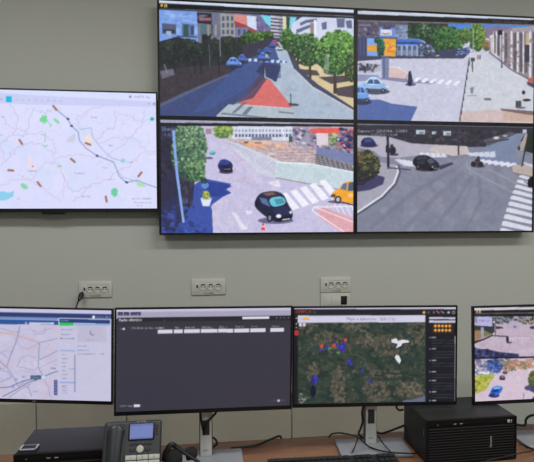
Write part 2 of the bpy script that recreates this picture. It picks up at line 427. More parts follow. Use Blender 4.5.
    # shadow, island
    c.poly([(270, 190), (288, 166), (336, 176), (324, 218), (298, 214)], (46, 56, 100))
    c.poly([(252, 158), (312, 160), (352, 163), (352, 168), (312, 166), (252, 164)], (70, 92, 160))
    for k in range(7): c.poly([(250 + k * 15, 156 + k * .9), (258 + k * 15, 156 + k * .9), (257 + k * 15, 164 + k * .9), (249 + k * 15, 163 + k * .9)], (196, 214, 244))
    c.poly([(292, 210), (308, 214), (366, 284), (360, 288), (222, 278), (242, 258)], (212, 108, 108))
    c.poly([(278, 200), (292, 208), (296, 214), (262, 262), (238, 268), (214, 278), (246, 250)], (82, 62, 92), .85)
    c.line([(291, 178), (294, 206), (312, 214), (376, 282)], 3.5, (178, 186, 196)); c.line([(222, 279), (362, 289)], 3, (206, 206, 214))
    c.line([(291, 176), (291, 196)], 3, (40, 44, 64)); c.line([(362, 250), (363, 280)], 3, (70, 90, 110)); c.poly([(356, 274), (384, 277), (382, 282), (358, 282)], (60, 70, 86))
    c.poly([(196, 278), (226, 280), (366, 290), (372, 330), (160, 318), (166, 306)], (174, 186, 198))
    for p in ([(236, 272), (246, 272), (216, 300), (204, 302)], [(180, 300), (300, 312), (300, 316), (176, 304)], [(250, 284), (262, 284), (244, 306), (232, 304)], [(330, 296), (370, 300), (370, 304), (330, 300)]): c.poly(p, (92, 104, 130), .8)
    # traffic
    for x, y, w, h, col in ((333, 128, 8, 7, (196, 210, 232)), (320, 115, 11, 8, (176, 70, 92)), (314, 120, 9, 7, (60, 92, 190)), (298, 135, 11, 9, (54, 84, 166)), (280, 138, 8, 8, (46, 60, 120)), (290, 151, 15, 12, (70, 110, 206)), (234, 156, 13, 12, (70, 100, 182)), (211, 166, 20, 14, (96, 140, 226))): car(c, x, y, w, h, col)
    c.ell(298, 149, 4, 5, (206, 206, 110), 0, .8)
    c.text('12-09-2024 11:42:07', 24, 46, 9, (176, 206, 250), .7, 1, .04)
    # program bars
    c.poly([(0, -6), (534, 20), (534, 50), (0, 26)], (20, 20, 26)); c.poly([(0, 1), (534, 27), (534, 36), (0, 8)], (206, 218, 238))
    c.poly([(14, 23), (534, 43), (534, 46), (14, 25)], (104, 104, 108)); c.rect(16, 11, 22, 19, (214, 178, 66)); c.rect(25, 12, 33, 20, (224, 204, 110))
    c.rect(27, 14, 30, 18, (60, 50, 20))
    return c.grain(3)

def feed_square(corners):                          # upper right: open square with a billboard and columns
    c = Canvas(corners, (194, 196, 218)).view(350, 0, 2.902)
    c.poly([(10, 50), (534, 62), (534, 110), (10, 110)], (88, 84, 106))
    c.speckle([(20, 62), (176, 70), (176, 165), (20, 165)], [(76, 72, 96), (116, 112, 140), (92, 80, 98), (58, 58, 82)], 260, 6, 2)
    c.poly([(132, 72), (172, 74), (172, 118), (132, 116)], (122, 136, 170)); c.speckle([(132, 74), (172, 76), (172, 116), (132, 114)], [(90, 104, 140), (150, 164, 190)], 40, 4, 3)
    c.poly([(20, 110), (50, 110), (50, 168), (20, 166)], (76, 84, 124)); 
    for x in (26, 36, 44): c.line([(x, 112), (x, 164)], 3, (52, 58, 92))
    c.poly([(168, 66), (262, 70), (262, 160), (168, 160)], (44, 56, 48)); c.speckle([(168, 70), (262, 72), (262, 130), (168, 130)], [(38, 54, 42), (70, 104, 62), (52, 76, 56), (34, 40, 48)], 160, 6, 4)
    c.poly([(262, 68), (292, 72), (292, 92), (258, 90)], (60, 52, 54))
    c.poly([(284, 70), (534, 74), (534, 112), (290, 104)], (72, 132, 216)); c.poly([(376, 84), (420, 78), (534, 80), (534, 112), (378, 112)], (128, 112, 138))
    # pavilion
    c.poly([(134, 113), (200, 113), (220, 122), (220, 166), (134, 168)], (156, 174, 212)); c.poly([(136, 114), (196, 114), (216, 124), (216, 132), (134, 130)], (66, 112, 200)); c.rect(134, 123, 200, 127, (36, 52, 104))
    for k in range(5): c.rect(138 + k * 15, 133, 148 + k * 15, 162, (82, 94, 124)); c.rect(140 + k * 15, 146, 147 + k * 15, 160, (128, 138, 158))
    c.poly([(196, 122), (250, 132), (250, 168), (200, 168)], (70, 78, 104)); c.speckle([(200, 128), (250, 134), (250, 166), (200, 166)], [(160, 170, 200), (50, 56, 74), (100, 110, 140)], 50, 4, 5)
    c.poly([(20, 160), (250, 164), (360, 150), (360, 176), (20, 182)], (64, 66, 88))
    foliage(c, 284, 118, 46, 40, 6, (28, 54, 36), (54, 96, 54), (96, 140, 74), 300, 5); foliage(c, 214, 92, 22, 26, 7, (36, 54, 42), (62, 90, 64), (110, 136, 110), 90)
    foliage(c, 332, 104, 15, 24, 8, (40, 60, 40), (80, 112, 60), (124, 150, 80), 80, 4); foliage(c, 368, 108, 25, 40, 9, (42, 68, 38), (86, 124, 54), (132, 166, 76), 200, 4.5); foliage(c, 396, 132, 12, 16, 10, (70, 70, 50), (140, 120, 80), (190, 150, 100), 50, 3.5)
    c.poly([(256, 146), (348, 138), (348, 164), (260, 168)], (58, 64, 92)); c.speckle([(310, 138), (348, 138), (346, 160), (310, 160)], [(90, 120, 180), (40, 46, 70), (170, 180, 210)], 34, 4, 11)
    c.rect(356, 80, 359, 160, (150, 170, 180))
    # ground
    c.poly([(20, 178), (120, 170), (330, 170), (348, 152), (378, 150), (440, 190), (534, 226), (534, 360), (20, 360)], (198, 198, 220))
    c.poly([(346, 172), (372, 152), (440, 192), (534, 234), (534, 326), (440, 318), (322, 330), (332, 250)], (200, 204, 214))
    c.poly([(318, 322), (440, 318), (440, 330), (534, 334), (534, 360), (314, 360)], (204, 184, 186))
    c.poly([(440, 318), (534, 328), (534, 352), (446, 350)], (196, 172, 158)); c.poly([(434, 314), (470, 317), (534, 322), (534, 334), (500, 330), (440, 320)], (120, 98, 104))
    c.speckle([(350, 180), (440, 200), (520, 300), (340, 310)], [(190, 194, 204), (208, 210, 220)], 90, 12, 13, .5, .3)
    c.poly([(110, 196), (140, 198), (166, 214), (168, 232), (120, 232), (106, 214)], (212, 186, 186)); c.line([(112, 194), (142, 196), (170, 214), (166, 232)], 2.5, (232, 222, 222))
    c.poly([(92, 222), (160, 228), (250, 238), (240, 244), (150, 238), (92, 230)], (120, 118, 160), .8)
    c.poly([(22, 180), (92, 186), (92, 206), (60, 212), (22, 210)], (176, 176, 196)); c.speckle([(24, 184), (84, 188), (70, 208), (24, 208)], [(50, 50, 62), (90, 88, 100), (70, 72, 92)], 50, 5, 14)
    c.poly([(22, 216), (80, 218), (96, 232), (22, 236)], (128, 134, 172), .8)
    for k in range(6): x = 196 + k * 23; c.poly([(x, 224 + k * 2), (x + 10, 225 + k * 2), (x - 2, 238 + k * 2), (x - 14, 236 + k * 2)], (232, 234, 248))
    c.line([(346, 168), (340, 210), (332, 262), (318, 348)], 3, (96, 94, 110))
    for k in range(9): t = k / 8; c.rect(344 - 26 * t, 176 + 160 * t, 347 - 26 * t, 190 + 162 * t, (62, 60, 76))
    # billboard, pillar
    c.poly([(92, 164), (114, 165), (113, 230), (94, 230)], (120, 130, 168)); c.line([(99, 168), (100, 226)], 4, (82, 92, 134))
    c.poly([(46, 108), (138, 110), (136, 168), (46, 166)], (66, 72, 104))
    c.poly([(50, 111), (104, 112), (104, 164), (50, 162)], (124, 164, 232)); c.poly([(50, 131), (86, 132), (86, 150), (50, 149)], (222, 156, 62)); c.poly([(98, 112), (134, 113), (133, 164), (100, 163)], (226, 164, 58))
    c.speckle([(108, 124), (130, 126), (130, 152), (112, 150)], [(216, 112, 56), (238, 190, 90)], 26, 5, 15, .8)
    foliage(c, 90, 138, 11, 26, 16, (26, 52, 52), (38, 86, 76), (70, 130, 90), 70, 4); foliage(c, 80, 118, 8, 8, 17, (26, 52, 52), (38, 86, 76), (70, 130, 90), 24, 3)
    c.poly([(86, 80), (132, 82), (132, 110), (86, 108)], (112, 140, 206)); c.poly([(89, 86), (122, 87), (122, 104), (89, 103)], (206, 208, 226)); c.ell(105, 96, 12, 5, (146, 134, 144)); c.ell(105, 93, 12, 4, (222, 222, 232)); c.rect(96, 81, 118, 85, (46, 52, 84))
    c.text('Bashkia', 26, 76, 8, (206, 206, 226), .7); c.text('11:42', 26, 90, 8, (206, 206, 226), .7)
    # colonnade
    c.poly([(404, 106), (470, 82), (534, 76), (534, 236), (470, 204), (404, 152)], (140, 130, 138))
    c.poly([(408, 112), (432, 104), (432, 172), (408, 152)], (196, 190, 196)); c.poly([(404, 104), (440, 92), (440, 100), (406, 112)], (214, 208, 210))
    for x, w, y1 in ((416, 2, 158), (424, 3, 166), (444, 4, 186), (468, 6, 206), (486, 6, 212), (502, 4, 214), (522, 7, 226)):
        c.rect(x + w, 96, x + w + 8, y1 - 4, (92, 84, 90)); c.line([(x, 92), (x, y1)], w, (214, 214, 232))
    c.speckle([(440, 110), (534, 96), (534, 214), (440, 180)], [(84, 80, 84), (122, 112, 116), (160, 140, 130)], 90, 5, 18, .6)
    c.poly([(470, 82), (534, 76), (534, 90), (472, 94)], (158, 150, 160)); c.rect(508, 96, 520, 130, (208, 186, 140), .7); c.rect(506, 130, 520, 180, (54, 54, 66)); c.rect(429, 88, 442, 102, (18, 20, 34)); c.line([(436, 102), (436, 190)], 3, (196, 196, 210))
    c.line([(404, 152), (470, 204), (534, 238)], 4, (104, 98, 112))
    # cars, people, street furniture
    c.poly([(22, 290), (86, 288), (122, 300), (196, 309), (176, 352), (22, 352)], (84, 104, 164))
    car(c, 74, 246, 38, 24, (150, 180, 226), (70, 90, 134)); car(c, 34, 272, 26, 28, (112, 154, 224), (64, 86, 140))
    c.ell(176, 245, 16, 4, (86, 86, 124)); c.ell(174, 240, 7, 9, (30, 34, 56)); c.poly([(169, 214), (179, 214), (183, 238), (169, 240)], (44, 48, 74)); c.ell(174, 211, 4, 5, (36, 36, 52)); c.line([(165, 222), (160, 236)], 2, (120, 124, 160))
    for x, y, h, col in ((371, 166, 11, (150, 90, 90)), (377, 166, 11, (80, 76, 100)), (440, 186, 20, (76, 72, 84)), (355, 190, 36, (70, 90, 84))): c.line([(x, y - h / 2), (x, y + h / 2)], 4, col)
    c.rect(350, 168, 362, 178, (58, 66, 78)); c.line([(355, 176), (355, 208)], 2.5, (90, 96, 110)); c.poly([(348, 254), (360, 252), (356, 272), (350, 270)], (120, 132, 160)); c.line([(340, 278), (366, 276)], 2, (130, 126, 140))
    c.poly([(388, 284), (408, 284), (410, 291), (388, 291)], (118, 118, 128)); c.rect(480, 292, 496, 313, (70, 78, 78)); c.ell(496, 312, 14, 3, (110, 110, 124))
    c.ell(503, 268, 5, 6, (36, 34, 46)); c.poly([(498, 274), (509, 274), (512, 290), (500, 290)], (206, 196, 196)); c.ell(512, 290, 12, 4, (48, 48, 66))
    c.poly([(514, 228), (534, 222), (534, 252), (518, 244)], (176, 96, 82)); c.poly([(512, 236), (534, 244), (534, 256), (514, 246)], (66, 70, 100))
    # program bars
    c.poly([(0, 24), (540, 40), (540, 74), (0, 62)], (24, 22, 28)); c.poly([(0, 31), (534, 50), (534, 59), (0, 41)], (200, 208, 224)); c.poly([(0, 58), (534, 72), (534, 75), (0, 62)], (120, 112, 112))
    c.text('Kamera  Harta  Raporte  Dil', 414, 66, 6, (120, 120, 130), .9, 1, .03)
    return c.grain(3, 4)

def feed_junction(corners):                        # lower left: construction fence, dark car, orange van
    c = Canvas(corners, (198, 192, 222)).view(155, 114, 2.67)
    c.poly([(196, 28), (534, 36), (534, 160), (300, 130), (190, 78)], (196, 178, 184))
    c.poly([(206, 30), (366, 34), (366, 72), (206, 66)], (212, 216, 232))
    for k in range(17): c.rect(214 + k * 9, 42, 219 + k * 9, 48, (146, 156, 190)); c.rect(214 + k * 9, 54, 220 + k * 9, 62, (92, 102, 138))
    c.line([(340, 40), (345, 70)], 3, (240, 240, 248)); c.rect(258, 62, 312, 70, (90, 92, 116), .7)
    c.speckle([(210, 74), (430, 80), (430, 130), (340, 140), (250, 108)], [(172, 152, 158), (214, 186, 176), (192, 172, 180), (160, 140, 150), (220, 200, 196)], 420, 6, 2, .8, .4)
    c.speckle([(230, 74), (360, 76), (350, 92), (240, 88)], [(226, 172, 134), (206, 150, 120), (236, 196, 160)], 60, 8, 3, .8, .4); c.rect(238, 74, 250, 79, (120, 90, 84)); c.rect(266, 76, 284, 79, (140, 106, 96))
    c.poly([(357, 60), (384, 62), (384, 76), (357, 75)], (38, 88, 98))
    for k in range(6): c.line([(330, 96 + k * 8), (430, 94 + k * 8)], 2, (156, 136, 150), .7)
    c.poly([(366, 36), (534, 38), (534, 108), (470, 96), (366, 84)], (156, 150, 176))
    c.speckle([(366, 38), (534, 42), (534, 110), (430, 88), (366, 80)], [(86, 92, 126), (206, 200, 216), (120, 116, 150), (70, 76, 108), (150, 120, 130)], 240, 6, 4)
    c.poly([(412, 40), (492, 38), (492, 52), (470, 56), (414, 50)], (228, 92, 82)); foliage(c, 474, 68, 12, 16, 5, (90, 110, 90), (146, 160, 120), (190, 200, 150), 40)
    c.rect(430, 52, 462, 84, (220, 206, 214)); c.speckle([(494, 40), (534, 40), (534, 100), (494, 90)], [(40, 46, 90), (76, 84, 130), (196, 90, 96)], 70, 6, 6)
    c.poly([(430, 88), (534, 108), (534, 140), (430, 112)], (118, 128, 170)); c.poly([(428, 106), (520, 134), (534, 150), (534, 162), (428, 140)], (118, 112, 122))
    for k in range(7): c.line([(432 + k * 13, 110 + k * 4), (444 + k * 13, 146 + k * 3)], 2.5, (70, 68, 82)); c.line([(430, 112 + k * 6), (520, 134 + k * 5)], 1.5, (206, 200, 206), .7)
    # road and fences
    c.poly([(146, 40), (190, 68), (330, 168), (420, 178), (534, 210), (534, 330), (150, 330), (150, 230), (132, 120)], (198, 192, 224))
    c.speckle([(150, 60), (320, 170), (330, 320), (160, 320)], [(206, 200, 230), (188, 184, 216), (210, 200, 222)], 120, 14, 7, .5)
    c.poly([(184, 70), (220, 78), (340, 128), (322, 130), (322, 172), (280, 160)], (206, 208, 226))
    for k in range(22): t = k / 21; c.line([(190 + 128 * t, 76 + 88 * t), (204 + 128 * t, 78 + 56 * t)], 1.6, (168, 172, 196))
    c.poly([(322, 128), (420, 134), (534, 156), (534, 206), (322, 168)], (202, 218, 226)); c.line([(322, 128), (420, 134), (534, 156)], 3, (232, 240, 246))
    for k in range(12): c.line([(326, 134 + k * 3), (534, 160 + k * 3.8)], 1, (178, 196, 210))
    c.line([(322, 170), (534, 210)], 2.5, (150, 140, 130))
    # left shade
    c.poly([(8, 20), (60, 30), (84, 330), (8, 330)], (44, 42, 62)); c.speckle([(14, 60), (56, 60), (76, 250), (14, 250)], [(38, 38, 54), (54, 52, 72)], 70, 10, 8)
    c.poly([(14, 240), (90, 200), (130, 172), (204, 186), (190, 200), (204, 210), (180, 222), (152, 242), (156, 330), (14, 330)], (62, 84, 166))
    c.poly([(14, 180), (74, 120), (108, 170), (100, 240), (50, 320), (14, 326)], (46, 46, 74), .9); c.speckle([(14, 236), (100, 220), (140, 320), (14, 322)], [(52, 70, 150), (72, 92, 176), (48, 56, 110)], 90, 9, 9, .7)
    c.poly([(134, 180), (176, 184), (206, 192), (184, 204), (202, 212), (166, 222), (140, 218)], (46, 66, 148))
    foliage(c, 92, 96, 46, 82, 10, (48, 76, 66), (88, 124, 94), (156, 186, 144), 700, 5); foliage(c, 108, 152, 26, 28, 11, (40, 70, 56), (84, 124, 86), (150, 180, 130), 120, 5)
    c.speckle([(62, 150), (90, 160), (100, 240), (80, 280)], [(60, 56, 70), (40, 50, 60), (80, 70, 70)], 50, 6, 12)
    c.line([(90, 180), (92, 250)], 5, (52, 46, 56))
    c.poly([(46, 44), (53, 44), (62, 150), (80, 290), (74, 290), (56, 160)], (138, 170, 236))
    foliage(c, 182, 46, 26, 19, 13, (80, 110, 70), (134, 164, 84), (184, 204, 110), 110, 4.5); c.rect(136, 40, 152, 54, (160, 140, 150))
    c.ell(134, 190, 10, 9, (96, 140, 206)); foliage(c, 132, 178, 8, 8, 14, (30, 50, 60), (50, 80, 80), (90, 120, 110), 24, 3)
    c.poly([(122, 224), (152, 224), (146, 246), (128, 246)], (222, 228, 244)); c.ell(137, 225, 15, 4, (176, 186, 214)); foliage(c, 137, 216, 9, 10, 15, (110, 124, 50), (176, 186, 70), (214, 216, 110), 40, 3)
    # crossing, paint
    for k in range(5): x = 352 + k * 26; y = 214 - k * 8.5; c.poly([(x - 18, y), (x - 2, y - 5), (x + 34, y + 36), (x + 16, y + 43)], (238, 238, 250))
    c.poly([(430, 258), (450, 248), (534, 280), (534, 318), (500, 318), (436, 274)], (222, 168, 178)); c.line([(534, 246), (424, 248), (420, 258), (510, 318)], 2.5, (246, 240, 246)); c.line([(430, 250), (534, 290)], 2, (246, 240, 246))
    for k in range(4): c.line([(470 + k * 16, 222 + k * 3), (490 + k * 16, 262 + k * 5)], 3, (240, 238, 248), .8)
    for p in ([(204, 262), (216, 262), (246, 308), (232, 310)], [(240, 258), (258, 256), (262, 264), (246, 268)], [(300, 182), (330, 176), (336, 196), (312, 190)]): c.poly(p, (236, 234, 246), .7)
    c.line([(150, 246), (184, 316)], 2, (214, 206, 226)); c.line([(196, 94), (262, 162), (300, 190)], 2, (216, 196, 206), .7)
    # traffic
    c.ell(154, 104, 8, 6, (70, 150, 170)); c.ell(153, 101, 6, 4, (120, 200, 214)); c.ell(146, 118, 10, 3, (90, 84, 130))
    c.ell(190, 154, 19, 6, (70, 60, 96)); c.ell(188, 139, 20, 16, (34, 40, 92)); c.ell(185, 130, 14, 9, (50, 62, 136)); c.poly([(176, 136), (196, 136), (200, 142), (182, 143)], (20, 24, 52)); c.ell(194, 149, 14, 6, (24, 24, 48)); c.rect(184, 146, 202, 149, (150, 140, 160), .8)
    c.ell(322, 284, 48, 9, (110, 104, 140)); c.spoly([(266, 232), (280, 210), (320, 204), (344, 214), (356, 242), (368, 262), (366, 282), (322, 290), (290, 270), (266, 248)], (34, 34, 64))
    c.spoly([(280, 210), (318, 204), (336, 212), (330, 220), (300, 222), (286, 218)], (56, 52, 68)); c.poly([(288, 212), (314, 208), (322, 214), (300, 218)], (128, 96, 90))
    c.spoly([(302, 224), (342, 218), (352, 240), (312, 250)], (104, 196, 214)); c.poly([(318, 228), (340, 224), (346, 238), (324, 242)], (56, 120, 150), .7); c.poly([(278, 222), (298, 226), (308, 248), (286, 238)], (86, 112, 160))
    c.spoly([(312, 252), (354, 244), (366, 264), (326, 274)], (44, 46, 84)); c.poly([(324, 278), (366, 270), (364, 282), (326, 288)], (22, 22, 40)); c.ell(330, 272, 7, 5, (226, 234, 246)); c.ell(362, 262, 4, 4, (206, 214, 232)); c.ell(306, 276, 8, 12, (26, 26, 40)); c.ell(306, 277, 4, 7, (130, 134, 150)); c.ell(272, 240, 5, 9, (26, 26, 40)); c.line([(340, 282), (360, 279)], 3, (214, 214, 226))
    c.ell(500, 234, 40, 5, (110, 100, 130)); c.spoly([(470, 214), (476, 206), (492, 200), (500, 184), (534, 176), (534, 240), (500, 234), (474, 226)], (242, 166, 52)); c.poly([(494, 200), (502, 186), (512, 184), (510, 204)], (96, 116, 150)); c.poly([(516, 184), (534, 180), (534, 204), (514, 206)], (74, 88, 120))
    c.ell(488, 228, 9, 10, (44, 42, 56)); c.ell(488, 228, 5, 6, (196, 190, 200)); c.poly([(470, 214), (482, 214), (480, 222), (468, 222)], (70, 70, 96)); c.rect(514, 212, 528, 222, (250, 214, 150), .7); c.line([(500, 236), (534, 244)], 3, (40, 36, 50))
    c.poly([(283, 310), (294, 310), (290, 290), (287, 290)], (230, 70, 76)); c.rect(285, 298, 292, 301, (244, 220, 226))
    for x, y in ((212, 146), (238, 168), (264, 176)): c.rect(x, y, x + 3, y + 8, (230, 150, 150))
    c.text('Sheshi', 18, 46, 11, (150, 176, 226), .8); c.text('11:42', 18, 60, 9, (130, 156, 212), .7)
    c.poly([(0, 15), (540, 18), (540, 26), (0, 24)], (150, 148, 176)); c.text('Kamerat e rruges - pamje e drejtperdrejte', 18, 24, 7, (210, 214, 236), .7); c.poly([(0, 24), (540, 28), (540, 35), (0, 32)], (26, 26, 36))
    return c.grain(3, 5)

def feed_crossroads(corners):                      # lower right: grey crossroads with zebra crossings
    c = Canvas(corners, (128, 131, 150)).view(350, 114, 2.902)
    c.speckle([(20, 100), (534, 100), (534, 350), (20, 350)], [(134, 138, 158), (120, 124, 142), (140, 142, 158)], 160, 22, 2, .5)
    for a, b in (([(150, 340), (250, 240), (330, 170)], 14), ([(230, 345), (310, 250), (352, 180)], 12), ([(60, 330), (180, 230), (300, 160)], 12), ([(330, 345), (380, 250), (372, 180)], 10)): c.line(a, b, (112, 116, 136), .45)
    for a in ([(350, 130), (346, 160), (380, 182), (440, 210), (534, 262)], [(345, 126), (338, 150), (352, 178)], [(400, 160), (460, 190), (534, 236)]): c.line(a, 3, (158, 160, 176), .7)
    # top
    c.poly([(10, 30), (534, 40), (534, 70), (430, 96), (330, 96), (160, 88), (10, 70)], (48, 46, 58)); c.speckle([(120, 46), (500, 52), (440, 92), (160, 86)], [(38, 38, 50), (62, 58, 70), (52, 54, 58), (78, 72, 80)], 260, 6, 3)
    for x, y, w, h in ((205, 53, 26, 12), (282, 57, 22, 13), (244, 56, 12, 8)): c.rect(x - w / 2, y - h / 2, x + w / 2, y + h / 2, (186, 196, 216)); c.ell(x + 3, y + 2, w * .3, h * .3, (110, 130, 140))
    c.poly([(20, 62), (110, 66), (180, 86), (340, 94), (348, 118), (230, 116), (140, 128), (90, 124), (70, 108), (20, 96)], (176, 172, 188)); c.poly([(240, 92), (340, 94), (344, 116), (300, 122), (232, 108)], (196, 186, 186))
    c.poly([(396, 92), (470, 58), (508, 56), (476, 108), (484, 150), (360, 132)], (122, 134, 162)); c.poly([(386, 76), (470, 52), (480, 60), (400, 94)], (84, 86, 100)); c.ell(424, 70, 9, 4, (206, 196, 186)); c.ell(450, 64, 7, 3, (160, 160, 170)); c.line([(396, 84), (460, 74)], 4, (64, 64, 80))
    c.poly([(508, 56), (520, 60), (500, 106), (488, 108)], (170, 162, 150)); c.poly([(518, 56), (534, 56), (534, 116), (506, 108)], (34, 44, 38)); c.ell(490, 100, 4, 7, (60, 62, 76)); c.rect(500, 46, 512, 56, (190, 194, 214))
    # left kerb and bush
    c.poly([(20, 148), (84, 140), (138, 148), (146, 170), (132, 206), (96, 244), (20, 296)], (162, 162, 178)); c.line([(140, 150), (144, 168), (132, 202), (96, 240), (20, 290)], 9, (84, 86, 104)); c.line([(136, 152), (140, 168), (128, 200), (92, 238), (20, 286)], 5.5, (220, 220, 232))
    c.poly([(20, 176), (60, 170), (102, 184), (96, 204), (60, 220), (20, 226)], (66, 62, 100)); foliage(c, 42, 150, 44, 44, 4, (38, 38, 42), (54, 58, 46), (120, 118, 72), 220, 6); c.ell(26, 128, 12, 10, (120, 84, 66), 0, .6); c.poly([(20, 186), (60, 190), (40, 206), (20, 208)], (44, 38, 54), .8)
    # zebra
    for k in range(4): c.poly([(128 + k * 14, 132 + k * 2), (144 + k * 14, 130 + k * 2), (176 + k * 14, 150 + k), (158 + k * 14, 152 + k)], (222, 224, 240), .8)
    for k in range(5): c.poly([(200 + k * 16, 112 + k * .8), (212 + k * 16, 112 + k * .8), (226 + k * 14, 126 - k * .2), (212 + k * 14, 127 - k * .2)], (226, 228, 242), .85)
    for k in range(5): c.poly([(338 + k * 17, 114 - k), (352 + k * 17, 112 - k), (366 + k * 14, 121 + k), (350 + k * 14, 123 + k)], (220, 224, 240), .8)
    for k in range(6): x = 376 + k * 18; c.poly([(x, 133 + k * 2), (x + 12, 131 + k * 2), (x + 24, 141 + k * 2.4), (x + 8, 145 + k * 2.4)], (226, 228, 244), .9)
    c.poly([(470, 148), (534, 150), (534, 182), (500, 178), (472, 170)], (182, 170, 164)); c.line([(470, 170), (534, 184)], 3, (120, 112, 116))
    for k in range(3): c.poly([(500 + k * 14, 140 + k * 4), (510 + k * 14, 140 + k * 4), (522 + k * 14, 150 + k * 4), (510 + k * 14, 150 + k * 4)], (214, 214, 232), .8)
    for k in range(10):
        y = 178 + k * 13.2 + k * k * .42; x = 492 - k * 6.2; c.poly([(x, y), (x + 8, y - 1), (540, y + 12 + k * 1.2), (540, y + 20 + k * 1.6), (x - 3, y + 5 + k * .9)], (222, 224, 238), .9)
    # poles, traffic
    c.line([(110, 58), (112, 158)], 7, (40, 38, 52)); c.rect(104, 92, 114, 112, (32, 32, 44)); c.line([(313, 44), (315, 118)], 4.5, (56, 52, 66)); c.line([(517, 54), (498, 152)], 4, (48, 46, 58)); c.line([(110, 156), (176, 162)], 4, (76, 76, 100))
    c.ell(56, 92, 26, 6, (70, 68, 100)); c.spoly([(30, 84), (40, 70), (62, 68), (76, 84), (76, 96), (40, 96)], (36, 40, 84)); c.poly([(42, 74), (60, 72), (66, 82), (44, 83)], (64, 74, 122))
    c.ell(128, 118, 14, 4, (66, 64, 88)); c.ell(124, 106, 10, 12, (34, 34, 46)); c.ell(122, 94, 5, 6, (48, 46, 60)); c.rect(112, 102, 120, 114, (40, 40, 54))
    c.poly([(254, 152), (296, 140), (300, 146), (262, 162)], (62, 62, 84)); c.ell(224, 160, 34, 7, (52, 50, 66))
    c.spoly([(182, 146), (183, 134), (190, 125), (202, 120), (216, 119), (230, 122), (242, 131), (254, 139), (260, 148), (258, 158), (248, 165), (232, 165), (210, 161), (192, 155)], (30, 29, 40)); c.spoly([(190, 128), (203, 122), (216, 121), (228, 125), (220, 132), (196, 134)], (58, 58, 74)); c.poly([(194, 137), (218, 134), (216, 146), (196, 146)], (46, 50, 66)); c.poly([(222, 134), (234, 128), (248, 140), (232, 146)], (76, 82, 104)); c.poly([(230, 149), (252, 143), (258, 150), (240, 156)], (48, 47, 60)); c.ell(236, 160, 6, 6, (16, 16, 22)); c.ell(198, 153, 6, 7, (16, 16, 22)); c.ell(198, 153, 3, 4, (90, 92, 104)); c.rect(243, 156, 257, 160, (136, 132, 146), .7); c.ell(240, 154, 2.4, 2, (210, 212, 224))
    c.ell(374, 152, 18, 4, (74, 72, 96)); c.ell(358, 146, 8, 8, (38, 36, 46)); c.ell(378, 146, 9, 8, (38, 36, 46)); c.ell(370, 138, 8, 9, (46, 40, 48)); c.ell(372, 128, 5, 5, (62, 58, 70)); c.rect(362, 136, 376, 144, (90, 66, 64), .7)
    c.poly([(516, 190), (524, 182), (540, 178), (540, 214), (522, 212), (514, 204)], (24, 24, 34)); c.ell(520, 204, 5, 9, (14, 14, 20)); c.line([(505, 196), (516, 204)], 2, (60, 60, 80))
    c.text('Kamera-11 QENDRA - CAM 1', 22, 54, 8, (210, 210, 226), .85); c.text('12-09-2024 11:42:08', 60, 64, 6.5, (206, 206, 222), .8)
    c.poly([(10, 24), (540, 27), (540, 34), (10, 33)], (120, 118, 142), .9); c.poly([(360, 28), (540, 29), (540, 34), (360, 33)], (192, 190, 200))
    return c.grain(2.5, 6)

